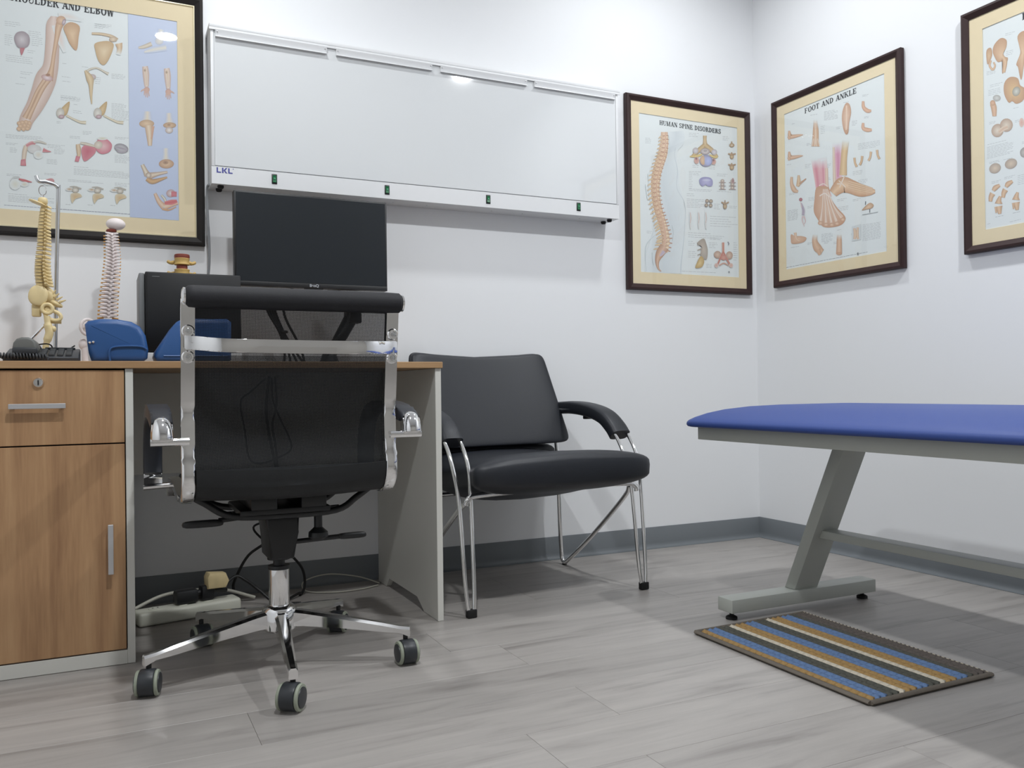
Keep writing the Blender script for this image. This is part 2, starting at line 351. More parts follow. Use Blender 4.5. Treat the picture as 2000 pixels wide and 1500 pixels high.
# ------------------------------------------------------------------ flat print helper
class Print:
    """coloured flat ink shapes on one chart; f turns photo pixels to (u,v) on the paper, place turns (u,v,w) to the room"""
    def __init__(s, f, place, w0): s.f, s.place, s.w, s.w0 = f, place, w0+0.00004, w0+0.00002; s.V = []; s.F = []; s.C = []
    def raw(s, uv, cols, faces, flat=False, k=0.26):
        # shapes are stacked a few thousandths of a millimetre apart, small print lies lowest
        if not flat: s.w += 0.000005
        w = s.w0 if flat else s.w; b = len(s.V)
        s.V += [s.place(u, v, w) for u, v in uv]; s.F += [tuple(i+b for i in f) for f in faces]
        s.C += [rgb(*[c[i]*(1-k)+(224, 230, 230)[i]*k for i in range(3)]) for c in cols]
    def poly(s, pts, c, c2=None):
        """filled outline; c2 = colour at the centre when given"""
        uv = [s.f(*p) for p in pts]
        n = len(uv); cu = (sum(p[0] for p in uv)/n, sum(p[1] for p in uv)/n)
        s.raw(uv+[cu], [c]*n+[c2 or c], [(k, (k+1) % n, n) for k in range(n)])
    def smooth(s, pts, c, c2=None, n=4):
        q = [Vector((a, b, 0)) for a, b in pts]; out = []
        m = len(q)
        for i in range(m):
            a, b, d, e = q[i-1], q[i], q[(i+1) % m], q[(i+2) % m]
            for k in range(n):
                t = k/n; v = 0.5*((2*b)+(d-a)*t+(2*a-5*b+4*d-e)*t*t+(3*b-a-3*d+e)*t**3); out.append((v.x, v.y))
        s.poly(out, c, c2)
    def blob(s, cx, cy, rx, ry, c, edge=None, rot=0, n=18):
        a = R(rot)
        pts = [(cx+rx*math.cos(t)*math.cos(a)-ry*math.sin(t)*math.sin(a), cy+rx*math.cos(t)*math.sin(a)+ry*math.sin(t)*math.cos(a)) for t in [2*math.pi*k/n for k in range(n)]]
        s.poly(pts, edge or c, c)
    def ribbon(s, pts, c, edge=None, n=5, fade=0.0):
        """pts = (x,y,halfwidth); colour c along the middle, edge at the sides"""
        q = cr([(a, b, w) for a, b, w in pts], n); uv, cols, fs = [], [], []
        for i, p in enumerate(q):
            d = q[min(i+1, len(q)-1)]-q[max(i-1, 0)]; l = math.hypot(d.x, d.y) or 1; nx, ny = -d.y/l, d.x/l
            g = min(1, i/(len(q)-1)/fade) if fade > 0 else (min(1, (1-i/(len(q)-1))/-fade) if fade < 0 else 1)   # ink fading out at the start (+) or end (-)
            for k in (-1, 0, 1):
                uv.append(s.f(p.x+nx*p.z*k, p.y+ny*p.z*k)); b_ = c if k == 0 else (edge or c); cols.append(tuple(b_[m]*g+(224, 230, 230)[m]*(1-g) for m in range(3)))
            if i: b = 3*i; fs += [(b-3, b-2, b+1, b), (b-2, b-1, b+2, b+1)]
        s.raw(uv, cols, fs)
    def line(s, x0, y0, x1, y1, h=0.8, c=(150, 155, 158)):
        """one line of small print: a run of word-long dashes"""
        L = math.hypot(x1-x0, y1-y0); t = 0; uv, fs = [], []
        while t < L:
            w = min(random.uniform(3.5, 8), L-t)
            if w > 1:
                a, b = t/L, (t+w)/L
                p, q = (x0+(x1-x0)*a, y0+(y1-y0)*a), (x0+(x1-x0)*b, y0+(y1-y0)*b); k = len(uv)
                uv += [s.f(p[0], p[1]), s.f(q[0], q[1]), s.f(q[0], q[1]+h), s.f(p[0], p[1]+h)]; fs.append((k, k+1, k+2, k+3))
            t += w+1.1
        if uv: s.raw(uv, [c]*len(uv), fs, True, 0.18)
    def block(s, x0, y0, x1, n, gap, slope=0.0, h=0.7, c=(165, 169, 172)):
        for k in range(n):
            e = x1-(random.uniform(0, 0.3)*(x1-x0) if k == n-1 or random.random() < 0.25 else 0)
            s.line(x0, y0+k*gap, e, y0+k*gap+slope*(e-x0), h, c)
    def title(s, text, u0, u1, vb, hgt, c=(34, 37, 42)):
        tot = sum(GL(ch)[1] for ch in text); k = (u1-u0)/tot; u = u0
        for ch in text:
            g, w = GL(ch)
            for P in g: s.raw([(u+k*x, vb+hgt*y) for x, y in P], [c]*len(P), [tuple(range(len(P)))], False, 0.03)
            u += w*k
    def build(s, parent, name='printed_artwork'):
        me = bpy.data.meshes.new(name); me.from_pydata(s.V, [], s.F); me.update()
        a = me.color_attributes.new('Col', 'FLOAT_COLOR', 'POINT')
        for i, c in enumerate(s.C): a.data[i].color = c
        me.materials.append(M['print']); o = bpy.data.objects.new(name, me); COL.objects.link(o)
        o.parent = parent; me.transform(MW[parent].inverted()); MW[o] = MW[parent]; return o

# bold slab-serif capitals as quads (cap height 1)
TK, TN, SF, OV = 0.24, 0.11, 0.11, 0.07
def q4(x0, x1, y0, y1): return [(x0, y0), (x1, y0), (x1, y1), (x0, y1)]
def stem(x, t=TK, y0=0, y1=1, a=True, b=True):
    g = [q4(x, x+t, y0, y1)]
    if a: g.append(q4(x-OV, x+t+OV, y0, y0+SF))
    if b: g.append(q4(x-OV, x+t+OV, y1-SF, y1))
    return g
def arc(cx, cy, rx, ry, ix, iy, a0, a1, n=10):
    g = []
    for k in range(n):
        t0, t1 = R(a0+(a1-a0)*k/n), R(a0+(a1-a0)*(k+1)/n)
        g.append([(cx+rx*math.cos(t0), cy+ry*math.sin(t0)), (cx+rx*math.cos(t1), cy+ry*math.sin(t1)), (cx+ix*math.cos(t1), cy+iy*math.sin(t1)), (cx+ix*math.cos(t0), cy+iy*math.sin(t0))])
    return g
def dg(x0, y0, x1, y1, t): return [(x0-t/2, y0), (x0+t/2, y0), (x1+t/2, y1), (x1-t/2, y1)]
_g = {}
def GL(ch):
    if ch in _g: return _g[ch]
    if ch == ' ': r = ([], 0.5)
    elif ch == 'I': r = (stem(0.12), 0.5)
    elif ch == 'H': r = (stem(0.12)+stem(0.66)+[q4(0.3, 0.7, 0.45, 0.56)], 1.05)
    elif ch == 'L': r = (stem(0.12)+[q4(0.3, 0.82, 0, SF), q4(0.72, 0.82, 0, 0.36)], 0.9)
    elif ch in 'EF':
        g = stem(0.12)+[q4(0.3, 0.8, 1-SF, 1), q4(0.71, 0.8, 0.68, 1), q4(0.3, 0.6, 0.46, 0.56), q4(0.54, 0.62, 0.36, 0.66)]
        if ch == 'E': g += [q4(0.3, 0.84, 0, SF), q4(0.75, 0.84, 0, 0.34)]
        r = (g, 0.92)
    elif ch == 'D': r = (stem(0.12)+arc(0.36, 0.5, 0.56, 0.5, 0.31, 0.39, -90, 90), 1.02)
    elif ch == 'O': r = (arc(0.49, 0.5, 0.46, 0.53, 0.21, 0.42, 0, 360, 20), 1.0)
    elif ch == 'U': r = (stem(0.1, TK, 0.34, 1, False)+stem(0.74, TN, 0.34, 1, False)+arc(0.475, 0.34, 0.375, 0.36, 0.25, 0.24, 180, 360), 0.98)
    elif ch == 'P': r = (stem(0.12)+arc(0.36, 0.72, 0.45, 0.28, 0.21, 0.18, -90, 90), 0.88)
    elif ch == 'R': r = (stem(0.12)+arc(0.36, 0.74, 0.43, 0.26, 0.19, 0.16, -90, 90)+[dg(0.84, 0, 0.56, 0.5, TK), q4(0.72, 1.0, 0, SF)], 1.0)
    elif ch == 'B': r = (stem(0.12)+arc(0.36, 0.755, 0.4, 0.245, 0.18, 0.15, -90, 90)+arc(0.36, 0.275, 0.46, 0.275, 0.22, 0.175, -90, 90), 0.92)
    elif ch == 'S': r = (arc(0.4, 0.74, 0.34, 0.29, 0.14, 0.18, 20, 270)+arc(0.4, 0.27, 0.36, 0.29, 0.14, 0.18, -160, 90)+[q4(0.64, 0.74, 0.68, 1), q4(0.05, 0.15, 0, 0.32)], 0.84)
    elif ch == 'A': r = ([dg(0.15, 0, 0.48, 1, TN+0.02), dg(0.8, 0, 0.5, 1, TK+0.03), q4(0.26, 0.7, 0.28, 0.38), q4(0.0, 0.32, 0, SF), q4(0.6, 1.0, 0, SF)], 1.0)
    elif ch == 'N': r = (stem(0.12, TN)+stem(0.76, TN, b=True, a=False)+[dg(0.8, 0, 0.2, 1, TK+0.04)], 1.0)
    elif ch == 'M': r = (stem(0.12, TN)+stem(0.88, TK)+[dg(0.52, 0, 0.22, 1, TK), dg(0.52, 0, 0.95, 1, TN)], 1.28)
    elif ch == 'W': r = ([dg(0.36, 0, 0.14, 1, TK), dg(0.36, 0, 0.6, 1, TN), dg(0.84, 0, 0.6, 1, TK), dg(0.86, 0, 1.06, 1, TN), q4(0, 0.34, 1-SF, 1), q4(0.46, 0.8, 1-SF, 1), q4(0.94, 1.2, 1-SF, 1)], 1.24)
    elif ch == 'K': r = (stem(0.12)+[dg(0.36, 0.4, 0.8, 1, TN), dg(0.86, 0, 0.5, 0.6, TK), q4(0.64, 0.98, 1-SF, 1), q4(0.7, 1.04, 0, SF)], 1.06)
    elif ch == 'T': r = (stem(0.33, b=False)+[q4(0.04, 0.86, 1-SF, 1), q4(0.04, 0.13, 0.66, 1), q4(0.77, 0.86, 0.66, 1)], 0.92)
    _g[ch] = r; return r

def ringframe(bm, place, r, prof):
    """mitred moulding round rectangle r=(u0,u1,v0,v1); prof = (inset, w) pairs, closed"""
    u0, u1, v0, v1 = r; rings = []
    for du, dv, cu, cv in ((1, 1, u0, v0), (-1, 1, u1, v0), (-1, -1, u1, v1), (1, -1, u0, v1)):
        rings.append(vadd(bm, [place(cu+du*i, cv+dv*i, w) for i, w in prof]))
    n = len(prof)
    for k in range(4):
        a, b = rings[k], rings[(k+1) % 4]
        for j in range(n): bm.faces.new((a[j], a[(j+1) % n], b[(j+1) % n], b[j]))
    return bm
def plate(bm, place, r, w0, w1):
    u0, u1, v0, v1 = r
    v = vadd(bm, [place(u, q, w) for u in (u0, u1) for q in (v0, v1) for w in (w0, w1)])
    for q in ((0, 1, 3, 2), (4, 6, 7, 5), (0, 4, 5, 1), (2, 3, 7, 6), (0, 2, 6, 4), (1, 5, 7, 3)): bm.faces.new([v[i] for i in q])
    return bm
def chart(wall, outer, window, paper, label, moulding, fillet, fw_=0.026):
    place = (lambda u, v, w: (u, -w, v)) if wall == 'back' else (lambda u, v, w: (-w, -u, v))
    f = (lambda px, py: (lambda p: (p.x, p.z))(PY(px, py, -0.0118))) if wall == 'back' else (lambda px, py: (lambda p: (-p.y, p.z))(PX(px, py, -0.0118)))
    c = place((outer[0]+outer[1])/2, outer[2], 0.002)
    t = thing('framed_chart', c, label, 'poster', 'framed anatomy charts on the walls')
    bm = B(); ringframe(bm, place, outer, [(0, 0.002), (0, 0.019), (0.003, 0.024), (0.010, 0.0255), (0.016, 0.022), (fw_-0.004, 0.0185), (fw_, 0.0165), (fw_, 0.002)]); obj('frame', bm, moulding, t, True, ang=25)
    i = fw_
    inn = (outer[0]+i, outer[1]-i, outer[2]+i, outer[3]-i)
    if fillet:
        bm = B(); ringframe(bm, place, inn, [(0, 0.0135), (0, 0.0162), (0.003, 0.0172), (0.005, 0.0145), (0.005, 0.0135)]); obj('fillet', bm, 'gold', t)
    bm = B(); plate(bm, place, (outer[0]+0.006, outer[1]-0.006, outer[2]+0.006, outer[3]-0.006), 0.003, 0.0085); obj('backing_board', bm, 'matb', t, False)
    bm = B(); plate(bm, place, (paper[0]-0.004, paper[1]+0.004, paper[2]-0.004, paper[3]+0.004), 0.0088, 0.0112); pp = obj('paper_sheet', bm, 'paper', t, False)
    bm = B(); ou = (outer[0]+0.008, outer[1]-0.008, outer[2]+0.008, outer[3]-0.008)
    rings = []
    for r, w in ((ou, 0.0115), (ou, 0.0135), (paper, 0.0135), ((paper[0]-0.0006, paper[1]+0.0006, paper[2]-0.0006, paper[3]+0.0006), 0.0115)):
        rings.append(vadd(bm, [place(*p, w) for p in ((r[0], r[2]), (r[1], r[2]), (r[1], r[3]), (r[0], r[3]))]))
    for a, b in zip(rings, rings[1:]+rings[:1]):
        for k in range(4): bm.faces.new((a[k], a[(k+1) % 4], b[(k+1) % 4], b[k]))
    obj('mount_board', bm, 'matb', t, False)
    bm = B(); g = (outer[0]+0.012, outer[1]-0.012, outer[2]+0.012, outer[3]-0.012)
    bm.faces.new(vadd(bm, [place(*p, 0.0146) for p in ((g[0], g[2]), (g[1], g[2]), (g[1], g[3]), (g[0], g[3]))]))
    obj('glass_pane', bm, 'glass', t, False)
    P = Print(f, place, 0.01125); q = paper   # the sheet's own white ground
    P.w0 -= 0.00001; P.raw([(q[0]-0.002, q[2]-0.002), (q[1]+0.002, q[2]-0.002), (q[1]+0.002, q[3]+0.002), (q[0]-0.002, q[3]+0.002)], [(226, 232, 232)]*4, [(0, 1, 2, 3)], True, 0); P.w0 += 0.00001
    return t, P

BN, BNE, SK, SKE, RD, RDE, TXT = (222, 190, 150), (176, 128, 88), (222, 196, 182), (190, 150, 134), (190, 84, 96), (206, 140, 146), (160, 165, 168)
OCH, OCHE, PUR, GR = (214, 184, 132), (178, 142, 92), (190, 180, 196), (172, 164, 168)
# ------------------------------------------------------------------ framed charts
def conv(cx, cy, k): return lambda x, y: (cx+x/k, cy+y/k)
def mk(P, cx, cy, k):
    """draw in the coordinates of an enlarged detail of the chart"""
    z = conv(cx, cy, k); D = type('D', (), {})()
    D.poly = lambda pts, c, c2=None: P.poly([z(*p) for p in pts], c, c2)
    D.smooth = lambda pts, c, c2=None: P.smooth([z(*p) for p in pts], c, c2)
    D.blob = lambda x, y, rx, ry, c, e=None, rot=0: P.blob(*z(x, y), rx/k, ry/k, c, e, rot)
    D.rib = lambda pts, c, e=None, fade=0.0: P.ribbon([(*z(a, b), w/k) for a, b, w in pts], c, e, 5, fade)
    D.line = lambda x0, y0, x1, y1, h=0.8, c=TXT: P.line(*z(x0, y0), *z(x1, y1), h, c)
    D.block = lambda x0, y0, x1, n, gap, sl=0.0, h=0.7, c=(168, 172, 175): P.block(*z(x0, y0), z(x1, y0)[0], n, gap/k, sl, h, c)
    return D
# --- shoulder and elbow
t, P = chart('back', (-3.005, -2.329, 1.149, 1.958), None, (-2.925, -2.408, 1.227, 1.873), 'large framed shoulder and elbow chart hanging left of the light box', 'darkfr', True)
P.title('SHOULDER AND ELBOW', P.f(18, 0)[0], P.f(223, 0)[0], P.f(223, 33)[1], 0.0235)
bl = (176, 190, 222)
uS, uE, vB, vT = P.f(250, 30)[0], -2.409, 1.228, 1.872
P.raw([(uS, vB), (uE, vB), (uE, vT), (uS, vT)], [bl, bl, (190, 202, 230), (190, 202, 230)], [(0, 1, 2, 3)])
D = mk(P, 0, 0, 6.2476)
PAP = (222, 228, 228)
# arm silhouette with bones
D.rib([(660, 200, 40), (650, 300, 85), (640, 520, 85), (620, 800, 95), (560, 960, 130), (500, 1130, 122), (420, 1300, 105), (330, 1450, 90), (300, 1560, 75)], (228, 206, 194), (190, 156, 140))
D.rib([(720, 215, 60), (800, 200, 45), (900, 215, 40), (1000, 250, 20)], (226, 214, 206), PAP, -0.5)
D.rib([(690, 300, 60), (740, 480, 50), (790, 640, 20)], (228, 206, 194), PAP, -0.5)
D.rib([(745, 260, 52), (715, 340, 42), (690, 480, 28), (660, 650, 24), (635, 820, 28), (610, 920, 45), (590, 970, 62)], (222, 184, 146), (172, 122, 88))
D.blob(745, 250, 60, 55, (226, 188, 152), (186, 138, 104))
D.smooth([(775, 330), (860, 270), (970, 320), (960, 450), (935, 615), (860, 550), (810, 440)], (186, 138, 96), (226, 190, 146))
D.blob(780, 270, 22, 40, (214, 200, 206), (140, 110, 120), 20)
D.rib([(600, 970, 30), (520, 1080, 30), (420, 1290, 24), (340, 1450, 34)], (220, 184, 148), (168, 120, 88))
D.rib([(540, 980, 26), (450, 1120, 22), (370, 1300, 20), (300, 1440, 32)], (220, 184, 148), (168, 120, 88))
D.blob(575, 950, 75, 38, (232, 214, 220), (178, 130, 120), 15)
D.blob(585, 915, 30, 18, (136, 86, 66), (170, 120, 90))
D = mk(P, 0, 220, 6.25)
for x, y in ((235, 130), (275, 120), (320, 115), (360, 130), (250, 165), (300, 155), (345, 165), (230, 200), (285, 200), (335, 195)): D.blob(x, y, 30, 24, (226, 190, 150), (190, 146, 110), random.uniform(0, 90))
D = mk(P, 0, 0, 6.2476)
D.smooth([(175, 450), (210, 395), (290, 385), (355, 440), (360, 530), (320, 580), (230, 585), (185, 520)], (140, 122, 130), (206, 198, 200))
D.poly([(245, 585), (305, 585), (280, 650), (262, 680), (248, 640)], (176, 80, 92), (190, 110, 116))
for x0, y0, x1, n in ((55, 255, 250, 3), (345, 375, 500, 3), (55, 420, 150, 6), (385, 450, 520, 5), (335, 610, 430, 2), (70, 665, 400, 4), (250, 870, 400, 2), (240, 940, 350, 1), (190, 1015, 340, 1), (755, 930, 870, 1), (760, 985, 890, 1), (740, 1160, 930, 2), (900, 1270, 960, 1), (890, 1345, 1020, 2), (760, 770, 830, 1), (1150, 285, 1300, 3), (1000, 810, 1090, 1), (1160, 940, 1230, 4)): D.block(x0, y0, x1, n, 24, 0.13)
D = mk(P, 0, 0, 3.124)
# scapulae and joints in the second column
D.rib([(560, 205, 7), (620, 208, 8), (680, 222, 9), (715, 245, 12)], (224, 200, 160), (168, 130, 92))
D.smooth([(580, 265), (650, 250), (690, 265), (690, 300), (660, 370), (630, 398), (600, 370), (582, 310)], (190, 150, 100), (226, 200, 158))
D.rib([(725, 265, 22), (730, 295, 16), (722, 335, 15)], (224, 192, 150), (180, 138, 98), -0.5); D.blob(690, 240, 24, 16, (226, 206, 176), (176, 146, 116))
D.rib([(530, 440, 8), (545, 425, 6), (590, 415, 5), (640, 440, 6), (662, 452, 9)], (226, 218, 200), (164, 146, 116)); D.blob(560, 470, 26, 18, (206, 190, 198), (168, 146, 136))
D.rib([(520, 430, 6), (548, 480, 22), (555, 520, 14), (556, 580, 8), (560, 635, 3)], (222, 196, 150), (176, 142, 98))
for ox in (0, 228):
    D.smooth([(385+ox, 650), (425+ox, 620), (412+ox, 690), (388+ox, 705), (375+ox, 670)], (176, 138, 84), (214, 182, 128))
    D.blob(368+ox, 690, 25, 32, (226, 222, 210), (176, 168, 156)); D.blob(375+ox, 712, 18, 12, (206, 180, 184), (150, 110, 116))
    D.rib([(405+ox, 705, 6), (450+ox, 728, 6), (490+ox, 745, 8), (525+ox, 748, 10)], (228, 216, 188), (184, 166, 132))
# rotator cuff drawings
D.rib([(160, 890, 14), (150, 930, 14), (145, 985, 12)], (224, 206, 184), (186, 156, 130)); D.poly([(128, 975), (155, 970), (160, 1012), (125, 1010)], (190, 90, 104), (206, 130, 138))
D.rib([(160, 890, 10), (195, 875, 14), (215, 882, 8)], (190, 96, 104), (216, 170, 168)); D.blob(210, 910, 42, 28, (216, 214, 212), (196, 194, 190))
D.rib([(205, 868, 4), (240, 865, 7), (285, 878, 4)], (226, 220, 206), (150, 138, 124)); D.rib([(262, 915, 14), (285, 922, 8), (312, 926, 2)], (190, 88, 98), (206, 140, 142)); D.blob(235, 945, 30, 26, (216, 208, 190), PAP)
D.poly([(465, 950), (490, 955), (480, 988), (456, 985)], (190, 88, 106), (206, 120, 130)); D.rib([(475, 880, 12), (480, 915, 14), (482, 955, 9)], (222, 196, 160), (180, 140, 100))
D.smooth([(500, 900), (540, 880), (580, 900), (580, 935), (520, 985), (500, 950)], (200, 110, 122), (184, 74, 92)); D.rib([(490, 872, 6), (530, 880, 9), (585, 895, 6)], (226, 216, 196), (164, 146, 126))
D.smooth([(590, 860), (640, 845), (682, 880), (670, 925), (620, 940), (585, 910)], (196, 92, 110), (222, 180, 180)); D.blob(600, 885, 26, 24, (224, 214, 196), (186, 168, 150)); D.blob(625, 845, 34, 10, (206, 196, 160), PAP)
D.blob(740, 905, 44, 28, (206, 206, 206), (120, 112, 120), 15); D.rib([(700, 895, 5), (740, 905, 9), (778, 915, 4)], (140, 130, 142), (176, 168, 176)); D.rib([(715, 925, 4), (745, 930, 6), (770, 925, 3)], (140, 130, 142), (176, 168, 176))
D.rib([(65, 1105, 5), (85, 1082, 6), (120, 1082, 5)], (176, 176, 172), PAP); D.blob(92, 1125, 34, 34, (214, 212, 194), PAP); D.rib([(115, 1092, 4), (150, 1102, 8), (195, 1112, 2)], (180, 60, 66), (200, 110, 112)); D.blob(150, 1125, 26, 16, (206, 196, 172), PAP)
D.blob(300, 1110, 40, 22, (220, 214, 200), PAP); D.rib([(280, 1100, 6), (315, 1098, 10), (330, 1110, 5)], (190, 110, 112), (206, 150, 150))
for ox, oy in ((0, 0), (135, 3), (272, 6)):
    D.blob(425+ox, 1155+oy, 26, 12, (176, 134, 86), PAP); D.rib([(425+ox, 1140+oy, 3), (460+ox, 1140+oy, 5), (497+ox, 1152+oy, 4)], (150, 142, 130), (196, 190, 178))
    D.blob(460+ox, 1160+oy, 22, 16, (228, 222, 210), (150, 138, 120)); D.smooth([(432+ox, 1185+oy), (478+ox, 1178+oy), (500+ox, 1200+oy), (460+ox, 1215+oy), (440+ox, 1240+oy)], (206, 190, 156), (196, 156, 100))
    D.line(400+ox, 1245+oy, 430+ox, 1248+oy)
for x0, y0, x1, n in ((580, 145, 680, 3), (680, 450, 765, 4), (370, 590, 490, 3), (680, 630, 785, 13), (345, 740, 375, 2), (35, 820, 260, 3), (35, 870, 110, 2), (60, 900, 110, 4), (290, 880, 395, 3), (330, 910, 395, 4), (285, 970, 350, 4), (505, 800, 560, 3), (425, 830, 500, 2), (450, 1015, 580, 1), (450, 1028, 790, 5), (700, 835, 785, 2), (700, 945, 795, 6), (40, 1060, 130, 2), (270, 1055, 345, 2), (415, 1095, 560, 2), (545, 1112, 640, 1), (700, 1115, 790, 3), (50, 1180, 210, 1), (50, 1192, 330, 5), (345, 1275, 800, 1)): D.block(x0, y0, x1, n, 8.5, 0.075)
P.line(8, 400, 258, 418, 0.9, (110, 116, 140))
# blue column
bb = (196, 206, 228)
D.rib([(985, 180, 24), (975, 215, 22), (972, 245, 26)], (226, 222, 214), bl); D.blob(972, 250, 26, 24, (222, 214, 196), (190, 192, 200)); D.rib([(845, 292, 6), (880, 285, 12), (925, 268, 14)], (222, 206, 180), (172, 156, 140)); D.rib([(880, 318, 8), (930, 305, 18), (1015, 290, 22)], (224, 216, 198), bl)
for ox, oy in ((0, 0), (132, 12)):
    D.rib([(885+ox, 405+oy, 17), (890+ox, 450+oy, 20), (893+ox, 500+oy, 16), (895+ox, 530+oy, 13)], (226, 206, 190), (186, 152, 136)); D.rib([(886+ox, 415+oy, 9), (892+ox, 470+oy, 6), (895+ox, 520+oy, 6)], (206, 178, 146), (226, 206, 190)); D.blob(884+ox, 430+oy, 9, 10, (132, 104, 86), (206, 178, 150))
    D.blob(895+ox, 548+oy, 18, 18, (206, 158, 138), (190, 142, 124))
    for dx, l in ((-14, 34), (-5, 46), (5, 48), (15, 40)): D.rib([(893+ox+dx*0.7, 555+oy, 4), (895+ox+dx*1.1, 548+oy+l, 2.2)], (214, 170, 150), (186, 140, 124))
    s = -1 if not ox else 1
    D.rib([(895+ox+s*12, 545+oy, 5), (895+ox+s*28, 552+oy, 4), (895+ox+s*36, 560+oy, 2)], (206, 160, 140), (186, 146, 132))
D.rib([(900, 680, 22), (898, 720, 30), (895, 755, 46)], (226, 210, 184), bl); D.blob(895, 755, 46, 24, (222, 188, 148), (176, 136, 100)); D.rib([(905, 765, 22), (912, 820, 20), (915, 890, 12)], (228, 206, 176), (182, 142, 108)); D.rib([(935, 770, 8), (930, 810, 6), (925, 850, 5)], (206, 150, 120), (190, 140, 110))
D.rib([(1030, 690, 18), (1032, 730, 24), (1035, 765, 40)], (226, 210, 184), bl); D.blob(1035, 765, 40, 18, (216, 180, 138), (166, 126, 92)); D.blob(1032, 795, 24, 20, (232, 226, 220), (170, 150, 140)); D.blob(1030, 762, 14, 9, (136, 98, 72), (190, 150, 112))
D.rib([(1012, 905, 18), (1012, 950, 20), (1012, 985, 32)], (226, 214, 190), bl); D.blob(1015, 1000, 46, 28, (220, 184, 144), (170, 124, 92)); D.blob(1010, 992, 18, 12, (130, 92, 72), (180, 138, 104))
D.rib([(868, 1005, 11), (885, 1040, 14), (900, 1070, 20)], (228, 216, 192), (160, 128, 100)); D.rib([(905, 1075, 22), (960, 1062, 12), (1022, 1050, 7)], (224, 206, 182), (160, 122, 96)); D.rib([(895, 1090, 14), (930, 1108, 16), (980, 1095, 10), (1020, 1082, 5)], (206, 156, 98), (150, 108, 70)); D.blob(906, 1070, 18, 18, (232, 222, 206), (150, 120, 100))
D.rib([(945, 1180, 9), (970, 1230, 14), (1000, 1262, 20)], (226, 196, 166), (190, 136, 104)); D.rib([(1000, 1262, 22), (1040, 1250, 16), (1085, 1238, 10)], (226, 200, 170), (190, 130, 96)); D.rib([(985, 1190, 6), (1005, 1215, 8), (1010, 1235, 8)], (228, 222, 206), (150, 140, 126)); D.rib([(1005, 1240, 10), (1045, 1235, 16), (1080, 1228, 10)], (196, 66, 70), (206, 110, 108)); D.blob(1042, 1180, 28, 24, (216, 206, 206), (170, 130, 130)); D.poly([(1045, 1168), (1078, 1170), (1078, 1200), (1045, 1200)], (190, 80, 92), (200, 100, 110)); D.rib([(990, 1275, 6), (1030, 1282, 5), (1075, 1262, 3)], (206, 150, 96), (190, 130, 90))
for x0, y0, x1, n in ((840, 108, 1060, 2), (880, 185, 920, 3), (850, 375, 915, 1), (985, 395, 1045, 1), (840, 445, 865, 1), (1030, 465, 1060, 1), (870, 630, 935, 2), (1015, 645, 1080, 3), (835, 675, 865, 3), (950, 720, 985, 3), (822, 930, 870, 1), (822, 945, 945, 4), (955, 1020, 1000, 2), (1000, 1125, 1085, 2), (825, 1175, 870, 1), (825, 1188, 905, 9), (925, 1275, 960, 2), (980, 1300, 1020, 1)): D.block(x0, y0, x1, n, 8.5, 0.08, 0.7, (140, 150, 186))
P.build(t)
# --- human spine disorders
t, P = chart('back', (-0.691, -0.041, 1.072, 1.880), None, (-0.624, -0.108, 1.147, 1.806), 'framed human spine disorders chart on the back wall beside the corner', 'mahog', False)
P.title('HUMAN SPINE DISORDERS', P.f(1288, 240)[0], P.f(1408, 250)[0], P.f(1288, 243.5)[1]-0.0005, 0.0195)
D = mk(P, 1200, 160, 3.571)
# pale body silhouette
bs, be = (206, 214, 218), (222, 229, 231)
D.rib([(430, 345, 50), (432, 400, 58), (395, 460, 50), (375, 540, 62), (352, 620, 100), (342, 720, 108), (356, 800, 112), (380, 900, 112), (385, 1000, 108), (370, 1100, 112), (345, 1220, 126), (342, 1335, 128)], bs, be)
D.rib([(425, 460, 3), (420, 520, 2), (440, 620, 3), (435, 740, 2), (490, 850, 3), (490, 1000, 2), (478, 1150, 3), (465, 1260, 4), (462, 1330, 4)], (178, 188, 196), be)
D.rib([(232, 640, 2), (240, 720, 2), (258, 840, 2)], (176, 196, 190), be); D.rib([(216, 715, 2), (225, 790, 2), (232, 825, 2)], (150, 168, 166), be)
D.rib([(282, 1070, 2), (225, 1130, 3), (215, 1220, 2), (225, 1320, 2)], (180, 196, 198), be)
spine = cr([(352, 350, 0), (352, 420, 0), (340, 500, 0), (318, 570, 0), (298, 640, 0), (288, 720, 0), (292, 800, 0), (306, 880, 0), (330, 960, 0), (352, 1040, 0), (362, 1110, 0), (345, 1180, 0)], 8)
D.rib([(p.x-4, p.y, 33-10*abs(0.2-i/len(spine)) if i > 15 else 23+0.6*i) for i, p in enumerate(spine)], (230, 196, 160), (198, 150, 116))
acc = 0; last = spine[0]
for i, p in enumerate(spine):
    acc += (p-last).length; last = p
    if acc > 21 and i > 1:
        acc = 0; q = spine[min(i+1, len(spine)-1)]; d = (q-p); d = d.normalized() if d.length else Vector((0, 1, 0)); n = Vector((d.y, -d.x, 0))
        s = 1+i/130
        a, b = p+n*26*s, p-n*22*s
        D.rib([(a.x, a.y, 3.4), (p.x, p.y, 4.2), (b.x, b.y, 2.6)], (146, 88, 72), (206, 158, 122))
        c1, c2 = p-n*18*s, p-n*44*s+d*16
        D.rib([(c1.x, c1.y, 5*s), ((c1+c2).x/2, (c1+c2).y/2-2, 4.5*s), (c2.x, c2.y, 3)], (230, 206, 160), (184, 138, 100))
        w = p+n*12; D.blob(w.x, w.y+8, 9*s, 6*s, (242, 220, 184), (216, 174, 136)); w = p-n*10; D.blob(w.x, w.y+6, 6*s, 5*s, (190, 130, 100), (220, 180, 144))
D.rib([(355, 350, 6), (352, 480, 5), (312, 620, 5), (292, 740, 5), (312, 880, 5), (352, 1040, 7), (345, 1140, 7)], (206, 150, 122), (222, 186, 150))
